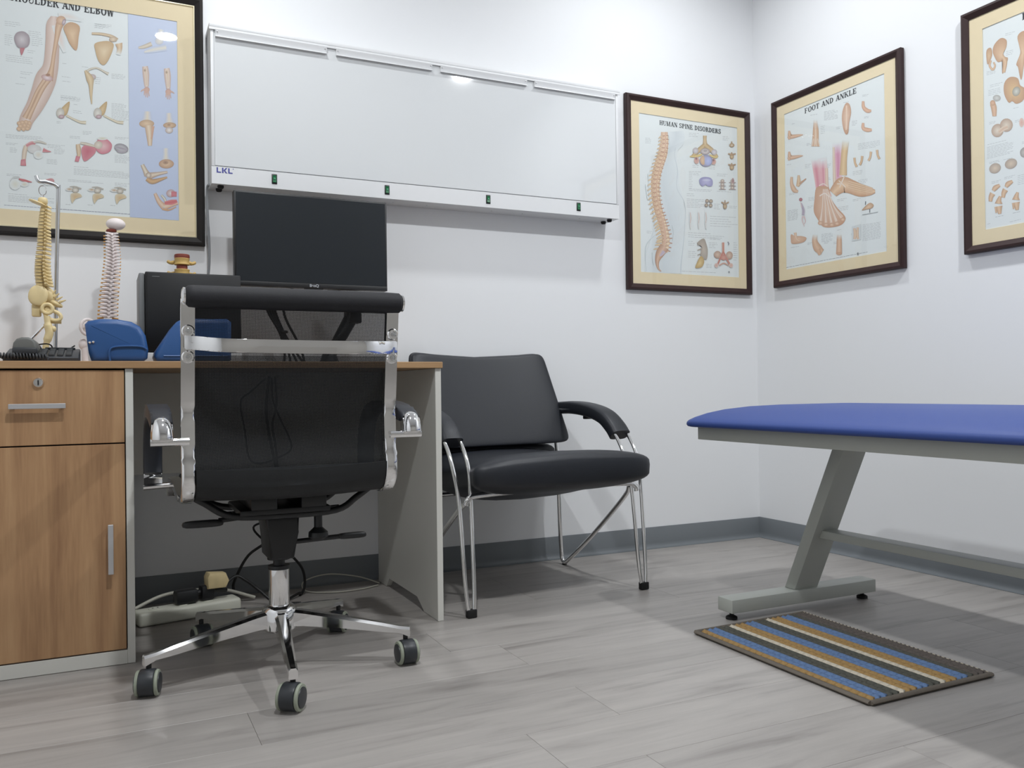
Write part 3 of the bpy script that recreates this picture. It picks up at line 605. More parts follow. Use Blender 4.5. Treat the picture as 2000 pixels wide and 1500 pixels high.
D.rib([(350, 1150, 34), (318, 1195, 30), (298, 1250, 15), (305, 1300, 7), (325, 1322, 3)], (214, 170, 140), (164, 112, 84)); D.rib([(345, 1180, 16), (330, 1200, 12), (315, 1215, 6)], (176, 160, 190), (200, 170, 160))
D.rib([(376, 370, 2), (384, 440, 2), (376, 520, 2)], (160, 190, 188), be); D.rib([(400, 1000, 2), (410, 1050, 2), (403, 1110, 2)], (140, 150, 154), be); D.rib([(262, 1190, 2), (264, 1240, 2), (272, 1280, 2)], (140, 150, 154), be)
# vertebra cross-section
D.rib([(630, 375, 13), (630, 410, 12), (632, 450, 20)], (216, 186, 140), (172, 136, 92)); D.rib([(632, 440, 16), (590, 475, 16), (540, 520, 8)], (206, 174, 120), (160, 126, 84)); D.rib([(632, 440, 16), (680, 480, 16), (718, 525, 8)], (206, 174, 120), (160, 126, 84))
D.blob(565, 480, 20, 22, (214, 208, 218), (170, 160, 160)); D.blob(695, 490, 20, 20, (214, 208, 218), (170, 160, 160)); D.blob(632, 485, 34, 22, (232, 226, 222), (150, 130, 130)); D.blob(632, 482, 12, 7, (196, 186, 186), (120, 104, 104))
D.rib([(525, 520, 4), (575, 518, 9), (610, 505, 6)], (226, 196, 110), (190, 156, 90)); D.rib([(660, 510, 6), (700, 525, 9), (720, 522, 4)], (226, 196, 110), (190, 156, 90))
D.blob(572, 548, 18, 24, (196, 130, 116), (206, 160, 146)); D.blob(570, 535, 8, 9, (96, 60, 62), (150, 96, 90)); D.blob(690, 556, 18, 22, (196, 130, 116), (206, 160, 146)); D.blob(690, 546, 8, 9, (96, 60, 62), (150, 96, 90))
D.blob(638, 550, 46, 42, (206, 206, 226), (120, 116, 150)); D.smooth([(598, 530), (622, 515), (628, 560), (620, 580), (600, 565)], (196, 150, 110), (222, 182, 140)); D.blob(652, 552, 24, 30, (176, 186, 232), (150, 156, 206))
for cy, sc, kind in ((440, 1, 0), (515, 1, 1), (590, 1.1, 2)):
    D.rib([(817, cy-24, 4), (817, cy-8, 5)], (176, 140, 100), (150, 116, 84)); D.blob(818, cy+(6 if kind else 2), 14*sc+(4 if not kind else 0), 18*sc-(4 if not kind else 0), (214, 186, 136), (150, 114, 84))
    if kind: D.rib([(792, cy-14, 4), (818, cy-8, 6), (845, cy-14, 4)], (176, 138, 100), (150, 114, 84))
    else: D.blob(818, cy+2, 7, 6, (230, 224, 214), (190, 160, 130))
D.smooth([(592, 680), (620, 664), (665, 668), (684, 690), (680, 725), (650, 728), (636, 718), (612, 728), (595, 710)], (134, 130, 180), (176, 172, 214)); D.blob(640, 686, 30, 10, (206, 206, 228), (170, 168, 210))
for x0 in (752, 822):
    for k in range(3): D.blob(x0, 690+k*24, 13, 11, (226, 216, 200), (150, 124, 112)); D.rib([(x0-24, 690+k*24+12, 2), (x0, 690+k*24+10, 3), (x0+24, 690+k*24+13, 2)], (132, 108, 100), (190, 170, 160))
D.blob(825, 690, 8, 20, (130, 90, 92), (190, 150, 146))
for x0, y0 in ((645, 830), (672, 832), (640, 860), (670, 862)): D.blob(x0, y0, 13, 13, (206, 184, 152), (110, 92, 84))
D.blob(770, 868, 14, 20, (206, 176, 128), (140, 110, 84)); D.rib([(745, 838, 4), (770, 850, 6), (797, 838, 4)], (176, 140, 104), (140, 110, 84)); D.rib([(770, 825, 3), (770, 850, 5)], (176, 140, 104), (140, 110, 84))
for x0 in (527, 585, 635): D.rib([(x0, 908, 6), (x0+4, 950, 9), (x0, 980, 6), (x0+3, 1025, 4)], (214, 206, 200), be); D.rib([(x0+1, 915, 2), (x0+4, 950, 2), (x0+1, 985, 2)], (196, 150, 132), (214, 200, 194))
D.smooth([(575, 1125), (620, 1092), (640, 1130), (650, 1180), (640, 1240), (600, 1210), (605, 1150)], (150, 136, 122), (190, 176, 160)); D.smooth([(570, 1270), (600, 1215), (625, 1245), (610, 1290), (565, 1298)], (176, 136, 70), (222, 190, 120))
for k in range(3): D.rib([(600+k*4, 1130+k*34, 4), (578, 1140+k*34, 3)], (150, 136, 122), (170, 156, 140))
D.blob(718, 1205, 26, 26, (216, 184, 160), (170, 130, 110)); D.blob(800, 1210, 24, 28, (216, 184, 160), (170, 130, 110)); D.rib([(757, 1120, 9), (758, 1190, 8)], (190, 96, 80), (216, 176, 150)); D.rib([(757, 1185, 7), (735, 1235, 7), (712, 1290, 6)], (178, 80, 70), (206, 150, 130)); D.rib([(757, 1185, 7), (785, 1240, 7), (812, 1290, 6)], (178, 80, 70), (206, 150, 130)); D.blob(760, 1225, 20, 20, (206, 150, 130), (190, 110, 96)); D.rib([(730, 1280, 4), (762, 1265, 5), (795, 1280, 4)], (190, 130, 110), (206, 160, 140)); D.blob(710, 1280, 14, 16, (206, 150, 130), (220, 190, 180)); D.blob(812, 1280, 14, 16, (206, 150, 130), (220, 190, 180))
D.rib([(790, 1115, 3), (797, 1128, 3), (792, 1138, 2)], (70, 70, 90), (160, 160, 170)); D.blob(798, 1326, 5, 7, (70, 74, 80), (150, 156, 160))
for x0, y0, x1, n, g in ((520, 332, 570, 1, 10), (520, 355, 590, 3, 11), (755, 380, 800, 3, 11), (215, 390, 255, 4, 11), (520, 622, 605, 3, 11), (716, 640, 790, 2, 12), (505, 778, 560, 2, 13), (505, 815, 625, 6, 11), (695, 850, 740, 4, 11), (800, 865, 855, 2, 11), (668, 935, 850, 2, 17), (668, 968, 860, 3, 17), (515, 1050, 680, 1, 12), (515, 1065, 765, 2, 14), (515, 1110, 560, 3, 13), (515, 1180, 570, 4, 13), (665, 1085, 750, 2, 10), (660, 1120, 720, 4, 11), (830, 1120, 858, 9, 15), (640, 1270, 680, 3, 11), (225, 1040, 260, 2, 11), (520, 655, 545, 8, 12), (520, 745, 680, 2, 10), (716, 762, 830, 1, 10), (330, 655, 380, 6, 22), (340, 810, 395, 4, 20), (545, 580, 590, 2, 12), (660, 580, 720, 3, 12), (380, 1195, 410, 1, 10), (340, 1315, 380, 1, 10), (470, 1318, 795, 1, 10)): D.block(x0, y0, x1, n, g, 0.05)
P.build(t)
# --- foot and ankle
t, P = chart('right', (0.131, 0.794, 1.090, 1.890), None, (0.200, 0.716, 1.162, 1.822), 'framed foot and ankle chart hanging just right of the corner', 'mahog', False)
P.title('FOOT AND ANKLE', P.f(1571, 215)[0], P.f(1673, 180)[0], P.f(1572, 222)[1], 0.0215)
D = mk(P, 1480, 70, 2.94)
# standing foot seen from the front
D.rib([(350, 700, 46), (360, 780, 42), (370, 870, 38), (380, 930, 46)], (222, 150, 160), (226, 186, 180), 0.3); D.rib([(325, 710, 18), (340, 800, 16), (350, 900, 12)], (206, 110, 128), (222, 160, 166), 0.3); D.rib([(372, 710, 12), (376, 800, 9), (378, 880, 6)], (206, 116, 134), (222, 160, 166), 0.3); D.rib([(395, 760, 8), (398, 860, 8), (405, 930, 8)], (232, 206, 186), (206, 156, 126))
D.smooth([(335, 875), (370, 862), (408, 870), (420, 930), (455, 985), (496, 1030), (503, 1055), (480, 1085), (430, 1099), (375, 1096), (345, 1055), (322, 1008), (326, 940)], (190, 132, 96), (230, 192, 162))
for i, (x1, y1) in enumerate(((360, 1075), (392, 1085), (425, 1085), (455, 1078), (488, 1055))):
    D.rib([(375+i*7, 900, 5), (370+i*18, 990, 6), (x1, y1, 13)], (236, 212, 190), (196, 140, 106)); D.rib([(376+i*6, 880, 2), (372+i*17, 980, 2), (x1, y1-18, 2)], (240, 230, 222), (220, 180, 156)); D.blob(x1, y1, 15, 12, (232, 196, 164), (186, 130, 96))
D.rib([(352, 860, 3), (378, 850, 3), (402, 866, 3)], (240, 232, 224), (220, 180, 170)); D.rib([(355, 920, 4), (385, 905, 4), (412, 925, 4)], (240, 232, 224), (220, 180, 160))
# foot seen from the side
D.rib([(460, 610, 34), (465, 700, 30), (462, 790, 24), (455, 860, 24)], (214, 150, 176), (228, 196, 196), 0.3); D.rib([(455, 615, 18), (462, 720, 16), (460, 810, 8)], (198, 112, 148), (220, 160, 182), 0.3); D.rib([(505, 600, 20), (495, 700, 18), (490, 800, 22)], (226, 190, 134), (190, 146, 96), 0.3); D.rib([(436, 640, 6), (438, 760, 7), (442, 850, 9)], (232, 216, 196), (196, 156, 126))
D.rib([(432, 905, 26), (455, 880, 34), (490, 856, 46), (535, 866, 40), (590, 888, 36), (640, 894, 24), (674, 893, 10)], (230, 190, 148), (184, 126, 86))
for k in range(4): D.rib([(520, 835+k*12, 5), (590, 855+k*11, 6), (660, 878+k*8, 5)], (230, 196, 156), (190, 136, 96))
for x0, y0, x1, y1 in ((465, 830, 505, 870), (500, 800, 470, 870), (455, 850, 490, 850)): D.rib([(x0, y0, 3), ((x0+x1)/2, (y0+y1)/2, 4), (x1, y1, 3)], (240, 228, 214), (214, 176, 146))
for cx, cy in ((210, 570), (215, 690)):
    D.rib([(180, cy-25, 5), (185, cy+5, 12), (200, cy+8, 11), (235, cy+2, 7), (260, cy-2, 2)], (226, 180, 146), (186, 130, 96)); D.rib([(178, cy+8, 9), (182, cy+25, 6)], (222, 176, 140), (190, 136, 100))
D.rib([(330, 480, 10), (333, 540, 16), (332, 590, 18), (330, 635, 22)], (226, 182, 146), (190, 140, 104), 0.3); D.rib([(330, 500, 4), (333, 570, 5), (330, 625, 5)], (236, 214, 190), (206, 160, 126))
for k in range(4): D.rib([(320+k*8, 590, 3), (312+k*14, 635, 3)], (238, 220, 200), (196, 150, 116))
D.smooth([(490, 420), (508, 385), (528, 395), (536, 440), (525, 500), (520, 555), (505, 565), (490, 530), (483, 470)], (190, 136, 102), (230, 192, 162)); D.rib([(510, 400, 5), (510, 470, 6), (508, 540, 5)], (236, 206, 180), (220, 176, 144))
D.rib([(605, 375, 7), (608, 410, 10), (630, 430, 12), (652, 430, 6)], (222, 170, 134), (190, 134, 100)); D.rib([(605, 500, 7), (606, 530, 10), (630, 540, 12), (655, 540, 7)], (222, 170, 134), (190, 134, 100))
for x0, y0, sx in ((555, 700, 1), (600, 690, -1), (650, 665, -1), (685, 655, 1)): D.rib([(x0, y0, 7), (x0+4*sx, y0+30, 6), (x0+14*sx, y0+52, 7)], (226, 186, 140), (176, 132, 92))
D.rib([(195, 810, 7), (195, 850, 10), (210, 885, 14), (232, 895, 6)], (226, 186, 150), (190, 140, 104)); D.rib([(235, 800, 6), (235, 845, 12), (228, 865, 8)], (226, 192, 150), (190, 146, 106)); D.rib([(240, 850, 7), (278, 820, 3)], (170, 120, 90), (200, 150, 116))
D.blob(247, 940, 10, 10, (180, 90, 100), (150, 70, 80)); D.rib([(250, 960, 4), (262, 1000, 9), (260, 1030, 8)], (150, 130, 156), (190, 180, 190)); D.rib([(258, 1035, 5), (256, 1060, 4), (268, 1095, 2)], (206, 170, 170), (220, 206, 206)); D.rib([(265, 1035, 5), (274, 1065, 3), (262, 1085, 2)], (206, 160, 160), (220, 206, 206)); D.rib([(252, 985, 3), (246, 955, 2)], (206, 170, 160), (220, 206, 206))
D.smooth([(598, 1000), (640, 960), (665, 970), (655, 990), (620, 998)], (176, 130, 92), (226, 186, 146)); D.rib([(620, 950, 2), (618, 970, 2)], (40, 44, 50)); D.rib([(643, 995, 2), (643, 1015, 2)], (40, 44, 50)); D.rib([(600, 1028, 1.4), (690, 1012, 1.4)], (120, 126, 130))
D.smooth([(192, 1140), (215, 1150), (250, 1150), (280, 1160), (262, 1185), (200, 1195), (190, 1170)], (196, 142, 106), (228, 186, 152)); D.rib([(215, 1130, 8), (222, 1165, 6), (240, 1178, 5)], (232, 200, 170), (206, 156, 120))
D.rib([(330, 1140, 14), (328, 1180, 16), (345, 1220, 24), (372, 1240, 14)], (222, 178, 140), (184, 130, 94), 0.3); D.rib([(345, 1225, 16), (358, 1258, 8)], (216, 166, 126), (190, 140, 104)); D.rib([(468, 1140, 13), (468, 1190, 15), (467, 1250, 17)], (226, 184, 148), (190, 136, 102), 0.3); D.blob(467, 1250, 17, 9, (206, 156, 120), (190, 136, 102))
D.poly([(540, 1095), (592, 1080), (592, 1170), (540, 1180)], (206, 212, 214)); D.rib([(555, 1105, 7), (560, 1140, 9), (556, 1168, 7)], (226, 196, 166), (196, 150, 116)); D.rib([(575, 1100, 6), (572, 1140, 8), (577, 1168, 6)], (226, 196, 166), (196, 150, 116))
D.blob(575, 1252, 6, 9, (60, 66, 72), (150, 156, 160))
for x0, y0, x1, n, g in ((380, 435, 460, 8, 7), (600, 1085, 705, 14, 7), (575, 620, 700, 5, 8), (300, 455, 350, 1, 8), (490, 382, 530, 1, 7), (195, 505, 215, 1, 8), (360, 520, 385, 5, 10), (450, 525, 480, 2, 8), (540, 490, 570, 4, 8), (600, 340, 635, 2, 7), (610, 465, 640, 2, 7), (545, 780, 600, 3, 9), (575, 830, 630, 3, 9), (455, 940, 510, 2, 9), (460, 985, 520, 3, 9), (170, 1005, 230, 9, 7), (290, 930, 330, 3, 8), (285, 980, 315, 2, 8), (365, 1140, 430, 7, 7), (380, 1185, 410, 2, 7), (285, 1190, 310, 2, 7), (190, 1215, 240, 1, 7), (435, 1185, 460, 2, 8), (455, 1115, 480, 1, 7), (535, 1135, 550, 2, 7), (180, 905, 215, 2, 7), (280, 620, 310, 2, 7), (270, 740, 305, 3, 9), (380, 740, 420, 3, 9), (380, 820, 420, 2, 9), (165, 740, 200, 1, 7), (545, 940, 590, 2, 8)): D.block(x0, y0, x1, n, g, -0.16)
D.line(160, 1330, 630, 1240, 0.9, (120, 126, 134))
P.build(t)
# --- hip and knee (only its left part is in view)
t, P = chart('right', (1.035, 1.690, 1.102, 1.908), None, (1.108, 1.617, 1.174, 1.836), 'framed hip and knee chart cut off by the right edge of the photo', 'mahog', False)
u = P.f(1995.5, 35)[0]; P.title('HIP AND KNEE', u, u+0.225, P.f(1998, 39)[1], 0.0215)
D = mk(P, 1840, 0, 2.8846)
hb, he = (226, 186, 144), (182, 132, 94)
D.smooth([(295, 250), (330, 215), (362, 225), (362, 265), (345, 300), (355, 320), (370, 325), (368, 345), (355, 365), (345, 410), (338, 408), (340, 350), (315, 350), (300, 330), (285, 290)], he, hb); D.smooth([(250, 285), (275, 270), (282, 310), (262, 360), (252, 350)], he, (214, 176, 130)); D.rib([(275, 340, 5), (268, 370, 6), (285, 392, 6), (298, 372, 5), (290, 350, 5)], hb, he); D.rib([(345, 325, 12), (355, 350, 12), (348, 408, 8)], hb, he)
D.smooth([(425, 205), (455, 175), (500, 180), (520, 240), (480, 300), (465, 340), (450, 440), (440, 440), (428, 380), (418, 360), (440, 300), (435, 260)], he, hb)
D.smooth([(350, 470), (380, 435), (425, 440), (440, 480), (465, 500), (460, 560), (420, 585), (395, 570), (375, 578), (350, 530)], he, (220, 180, 120)); D.blob(418, 515, 22, 28, (206, 208, 196), (140, 130, 112), 20)
D.blob(308, 552, 22, 18, (206, 206, 200), (160, 156, 150)); D.rib([(285, 585, 16), (292, 610, 16), (295, 655, 11)], (222, 176, 140), he); D.blob(285, 580, 15, 16, (222, 170, 134), he)
D.blob(312, 735, 34, 38, (226, 212, 192), (170, 136, 112), 20); D.blob(362, 705, 36, 38, (222, 206, 184), (170, 136, 112), 20); D.rib([(320, 745, 10), (345, 725, 12), (370, 715, 10)], (206, 166, 136), (222, 200, 176))
D.blob(448, 690, 14, 26, (210, 150, 130), (220, 190, 176)); D.smooth([(440, 850), (462, 830), (480, 850), (470, 885), (445, 880)], (130, 122, 116), (190, 184, 176))
D.blob(298, 948, 34, 28, (214, 192, 166), (160, 140, 124), -25); D.blob(388, 922, 36, 28, (214, 192, 166), (160, 140, 124), -25)
for ox, oy in ((0, 0), (72, -22)): D.rib([(325+ox, 1043+oy, 8), (300+ox, 1058+oy, 14), (288+ox, 1075+oy, 9)], hb, he); D.rib([(285+ox, 1090+oy, 16), (275+ox, 1110+oy, 13), (272+ox, 1135+oy, 10)], hb, he)
for ox, oy in ((0, 0), (98, -22)): D.rib([(328+ox, 1105+oy, 7), (320+ox, 1130+oy, 14), (318+ox, 1148+oy, 22)], hb, he); D.rib([(318+ox, 1162+oy, 22), (322+ox, 1185+oy, 14), (325+ox, 1205+oy, 9)], hb, he); D.rib([(300+ox, 1165+oy, 5), (305+ox, 1200+oy, 4)], hb, he); D.line(300+ox, 1222+oy, 345+ox, 1212+oy)
for x0, y0, x1, n, g in ((355, 190, 410, 2, 9), (360, 290, 400, 3, 10), (270, 480, 340, 2, 10), (260, 510, 330, 4, 9), (265, 690, 300, 2, 8), (400, 610, 450, 1, 8), (410, 680, 440, 2, 8), (255, 815, 380, 1, 9), (252, 830, 400, 9, 8), (265, 915, 330, 2, 7), (345, 900, 400, 1, 7), (425, 990, 470, 6, 10), (278, 1025, 330, 2, 8), (350, 1000, 410, 2, 8), (255, 1262, 275, 1, 7), (380, 1250, 470, 1, 7), (250, 405, 300, 3, 8), (450, 800, 480, 2, 8)): D.block(x0, y0, x1, n, g, -0.25)
P.build(t)
# ------------------------------------------------------------------ light box on the back wall
LX0, LX1, LZ0, LZ1, LD = -2.316, -0.783, 1.338, 1.838, 0.10
t = thing('light_box', ((LX0+LX1)/2, 0, LZ0), 'long white x-ray light box with four film clips on the back wall', 'light box')
bm = B(); prism(bm, [(-0.0005, LZ0), (-LD, LZ0), (-LD, 1.393), (-LD+0.006, 1.396), (-LD+0.006, LZ1), (-0.0005, LZ1)], LX0, LX1, 'X'); obj('housing', bm, 'white', t, False)
bm = B(); box(bm, LX0-0.004, LX1+0.008, -LD-0.006, -0.0005, LZ1, LZ1+0.012, 0.002); box(bm, LX0-0.004, LX1+0.008, -LD-0.0055, -LD-0.0025, LZ1-0.008, LZ1-0.0002); obj('top_cap', bm, 'white', t)
bm = B(); box(bm, LX0, LX0+0.010, -LD-0.001, -LD+0.008, 1.394, LZ1, 0.001); obj('edge_trim', bm, 'white', t); bm = B(); box(bm, LX1-0.010, LX1, -LD-0.001, -LD+0.008, 1.394, LZ1, 0.001); obj('edge_trim', bm, 'white', t)
w4 = (LX1-LX0-0.022)/4
for k in range(4):
    a = LX0+0.011+k*w4
    bm = B(); box(bm, a, a+w4, -LD+0.0005, -LD+0.0055, 1.397, LZ1-0.0005); obj('viewing_panel', bm, 'opal', t)
    c0, c1 = a+(0.004 if k == 0 else 0.016), a+w4-(0.004 if k == 3 else 0.016)
    bm = B(); prism(bm, [(-LD, 1.832), (-LD-0.0085, 1.832), (-LD-0.0085, 1.8305), (-LD-0.003, 1.8115), (-LD-0.0095, 1.8095), (-LD-0.010, 1.8075), (-LD-0.003, 1.808), (-LD, 1.809)], c0, c1, 'X'); cl = obj('film_clip', bm, 'white', t, False)
    for s in (c0+0.006, c1-0.006):
        bm = B(); lathe(bm, [(0.002, 0), (0.002, -0.0045), (0.001, -0.005)], (s, -LD-0.004, 1.824), 'Y', 8); obj('screw', bm, 'steel', cl)
for px, py in ((536, 350), (756, 371), (953.5, 389.5), (1130, 404)):
    c = PY(px, py, -LD); bm = B(); box(bm, c.x-0.0088, c.x+0.0088, -LD-0.002, -LD+0.001, c.z-0.0165, c.z+0.0165, 0.0015); sw = obj('rocker_switch', bm, 'black', t)
    bm = B(); prism(bm, [(-LD-0.001, c.z-0.012), (-LD-0.005, c.z-0.011), (-LD-0.003, c.z), (-LD-0.0035, c.z+0.012), (-LD-0.001, c.z+0.012)], c.x-0.0055, c.x+0.0055, 'X'); obj('rocker', bm, 'green', sw, False)
    bm = B(); box(bm, c.x-0.0035, c.x+0.0035, -LD-0.0052, -LD-0.003, c.z-0.002, c.z+0.004, 0.0005); obj('indicator', bm, mat('pale_green', rgb(70, 150, 110), 0.3, vary=(60, 0.05)) if 'pg' not in M else M['pg'], sw)
    M.setdefault('pg', bpy.data.materials.get('pale_green'))
for sx in (LX0+0.03, LX1-0.03):
    for yy in (-0.075, -0.03):
        bm = B(); lathe(bm, [(0.010, 0), (0.010, -0.006), (0.007, -0.010)], (sx-(0 if sx < -2 else 0.0), yy, LZ0), 'Z', 16); obj('rubber_foot', bm, 'rubber', t)
for px, py in ((645, 385), (768, 395), (834, 401), (960, 412), (1020, 416), (1132, 425)):
    x = PY(px, py, -0.05).x; bm = B(); lathe(bm, [(0.003, 0), (0.0025, -0.0015)], (x, -0.05, LZ0), 'Z', 8); obj('screw', bm, 'steel', t)
# logo plate letters: blue block letters with cut-out strokes
lg = PY(423, 327, -LD); x0, z1 = lg.x, 1.3905; bm = B()
def rect(a, b, c, d): box(bm, x0+a, x0+b, -LD-0.0006, -LD+0.0005, z1-d, z1-c)
rect(0, 0.0042, 0, 0.017); rect(0.0042, 0.0135, 0.0132, 0.017)
rect(0.0165, 0.021, 0, 0.017); prism(bm, [(x0+0.021, z1-0.0085), (x0+0.028, z1), (x0+0.033, z1), (x0+0.026, z1-0.0085), (x0+0.033, z1-0.017), (x0+0.028, z1-0.017)], -LD-0.0006, -LD+0.0005, 'Y')
rect(0.0355, 0.0397, 0, 0.017); rect(0.0397, 0.049, 0.0132, 0.017); rect(0.050, 0.0525, 0, 0.0025)
obj('logo', bm, 'logo', t, False, label='blue block-letter logo')
bm = B(); tube(bm, cr([(LX0-0.002, -0.05, LZ0+0.006), (LX0-0.007, -0.04, LZ0), (LX0-0.008, -0.034, LZ0-0.03), (LX0-0.006, -0.034, LZ0-0.10), (LX0-0.002, -0.033, LZ0-0.2), (LX0-0.006, -0.034, LZ0-0.28), (LX0-0.024, -0.03, LZ0-0.36), (LX0-0.03, -0.04, LZ0-0.5), (LX0-0.03, -0.03, 0.755)], 8), 0.0042, 8)
obj('power_cord', bm, 'cableg', t, label='grey cord hanging down the wall')
# ------------------------------------------------------------------ desk and pedestal
DY = -0.635
t = thing('desk', (-2.3, -0.32, 0), 'wood-topped office desk with cream side panel standing against the back wall', 'desk')
bm = B(); box(bm, -3.03, -1.745, DY-0.008, -0.02, 0.733, 0.751, 0.0012, 1); obj('worktop', bm, 'top', t)
bm = B(); prism(bm, [(DY, 0.0005), (DY, 0.7325), (-0.045, 0.7325), (-0.045, 0.0005), (-0.135, 0.0005), (-0.17, 0.034), (-0.455, 0.034), (-0.515, 0.0005)], -1.766, -1.748, 'X', 0.0008, 1); obj('side_panel', bm, 'lam', t, False)
bm = B(); box(bm, -2.566, -1.7665, -0.10, -0.082, 0.42, 0.7325, 0.0008, 1); obj('modesty_panel', bm, 'lam', t, False)
t = thing('pedestal_cabinet', (-2.78, -0.33, 0), 'wood-fronted desk pedestal with one drawer above a tall door', 'cabinet')
CX0, CX1 = -3.01, -2.567
bm = B(); box(bm, CX1-0.018, CX1, DY, -0.05, 0.001, 0.7325, 0.0008, 1); obj('side_panel', bm, 'lam', t, False)
bm = B(); box(bm, CX0, CX0+0.018, DY, -0.05, 0.001, 0.7325, 0.0008, 1); obj('side_panel', bm, 'lam', t, False)
bm = B(); box(bm, CX0+0.018, CX1-0.018, DY, DY+0.018, 0.001, 0.035, 0.0008, 1); obj('plinth', bm, 'lam', t, False)
bm = B(); box(bm, CX0+0.018, CX1-0.018, DY+0.03, -0.05, 0.036, 0.73); obj('carcass', bm, 'black', t, False)
fx0, fx1 = CX0+0.020, CX1-0.0205
bm = B(); box(bm, fx0, fx1, DY-0.001, DY+0.016, 0.5495, 0.7285, 0.0008, 1); dr = obj('drawer', bm, 'wood', t, False)
bm = B(); box(bm, fx0, fx1, DY-0.001, DY+0.016, 0.0385, 0.546, 0.0008, 1); do = obj('door', bm, 'wood', t, False)
def handle(par, a, b, vert):
    bm = B()
    if vert: box(bm, a[0]-0.006, a[0]+0.006, DY-0.024, DY-0.016, a[1], b[1], 0.0008, 1); [box(bm, a[0]-0.005, a[0]+0.005, DY-0.017, DY-0.0005, z, z+0.008) for z in (a[1]+0.004, b[1]-0.012)]
    else: box(bm, a[0], b[0], DY-0.024, DY-0.016, a[1]-0.006, a[1]+0.006, 0.0008, 1); [box(bm, x, x+0.008, DY-0.017, DY-0.0005, a[1]-0.005, a[1]+0.005) for x in (a[0]+0.004, b[0]-0.012)]
    obj('handle', bm, 'alu', par, False)
M['alu'] = mat('satin_aluminium', (0.56, 0.56, 0.57, 1), 0.42, 0.55, vary=(40, 0.03))
handle(dr, (-2.835, 0.643), (-2.716, 0.643), False); handle(do, (-2.621, 0.229), (-2.621, 0.350), True)
bm = B(); lathe(bm, [(0.0125, -0.0005), (0.0125, -0.004), (0.010, -0.007), (0.008, -0.007), (0.0075, -0.005)], (-2.774, DY-0.001, 0.699), 'Y', 20); lk = obj('lock', bm, 'chrome', dr)
bm = B(); box(bm, -2.7755, -2.7725, DY-0.0095, DY-0.006, 0.693, 0.705, 0.0005); obj('key_slot', bm, 'black', lk)
# ------------------------------------------------------------------ task chair
CC = Vector((-2.250, -0.828))
t = thing('office_chair', (CC.x, CC.y, 0), 'black mesh office swivel chair with chrome frame in front of the desk', 'chair')
xl0, xl1, xr0, xr1 = -2.487, -2.459, -2.041, -2.013
rail = [(p.x, p.y) for p in cr([(-1.055, 0.868, 0), (-1.045, 0.80, 0), (-1.032, 0.70, 0), (-1.022, 0.62, 0), (-1.024, 0.55, 0), (-1.034, 0.50, 0), (-1.026, 0.462, 0), (-0.995, 0.440, 0), (-0.93, 0.434, 0), (-0.80, 0.445, 0), (-0.66, 0.452, 0), (-0.58, 0.440, 0), (-0.545, 0.405, 0)], 6)]
for a, b in ((xl0, xl1), (xr0, xr1)):
    bm = B(); bar_yz(bm, rail, 0.015, a, b, 0.005); rl = obj('side_rail', bm, 'chrome', t, ang=50)
    cx = (a+b)/2
    for z, y in ((0.800, -1.046), (0.746, -1.038)):
        bm = B(); lathe(bm, [(0.0135, 0.002), (0.0135, -0.008), (0.011, -0.0105), (0.007, -0.0105), (0.006, -0.0085)], (cx, y-0.004, z), 'Y', 20); obj('bolt_boss', bm, 'chrome', rl)
        bm = B(); lathe(bm, [(0.005, -0.008), (0.005, -0.0115), (0.003, -0.012)], (cx, y-0.004, z), 'Y', 6); obj('bolt', bm, 'steel', rl)
# roll at the top, mesh sling, seat
bm = B(); lathe(bm, [(0.018, -2.478), (0.0235, -2.472), (0.0245, -2.46), (0.0245, -2.04), (0.0235, -2.012), (0.018, -2.006)], (0, -1.055, 0.873), 'X', 24); rb = obj('head_roll', bm, 'rollfab', t)
for x, s in ((-2.478, -1), (-2.006, 1)):
    bm = B(); lathe(bm, [(0.019, 0), (0.0195, s*0.004), (0.014, s*0.007), (0.004, s*0.008)], (x, -1.055, 0.873), 'X', 20); obj('end_cap', bm, 'chrome', rb)
back = [q for q in rail if q[1] > 0.47 and q[0] < -1.0]
bm = B(); n = 14; rows = []
for y, z in [q for q in back if q[1] >= 0.735]:
    rows.append(vadd(bm, [(xl1+(xr0-xl1)*k/n, y+0.004+0.012*math.sin(math.pi*k/n), z) for k in range(n+1)]))
for a, b in zip(rows, rows[1:]):
    for k in range(n): bm.faces.new((a[k], a[k+1], b[k+1], b[k]))
obj('upper_mesh', bm, 'mesh', t)
bm = B(); rows = []
for y, z in [q for q in back if q[1] <= 0.752]:
    rows.append(vadd(bm, [(xl1+(xr0-xl1)*k/n, y+0.004+0.012*math.sin(math.pi*k/n), z) for k in range(n+1)]))
for a, b in zip(rows, rows[1:]):
    for k in range(n): bm.faces.new((a[k], a[k+1], b[k+1], b[k]))
obj('lower_mesh', bm, 'mesh2', t)
seatp = [q for q in rail if q[1] <= 0.50 and q[0] > -1.05]
bm = B(); a, b = sweep_yz([(y, z+0.006) for y, z in seatp if z <= 0.5], 0.016); rows = []
for (ya, za), (yb, zb) in zip(a, b):
    rows.append(vadd(bm, [(xl1+0.001+(xr0-xl1-0.002)*k/10, ya+(0.004*math.sin(math.pi*k/10) if za > 0.47 else 0), za-0.008*math.sin(math.pi*k/10)) for k in range(11)]+[(xl1+0.001+(xr0-xl1-0.002)*k/10, yb+(0.004*math.sin(math.pi*k/10) if zb > 0.47 else 0), zb-0.008*math.sin(math.pi*k/10)) for k in range(10, -1, -1)]))
for p, q in zip(rows, rows[1:]):
    for k in range(22): bm.faces.new((p[k], p[(k+1) % 22], q[(k+1) % 22], q[k]))
bm.faces.new(rows[0]); bm.faces.new(rows[-1]); obj('seat', bm, 'seatmesh', t)
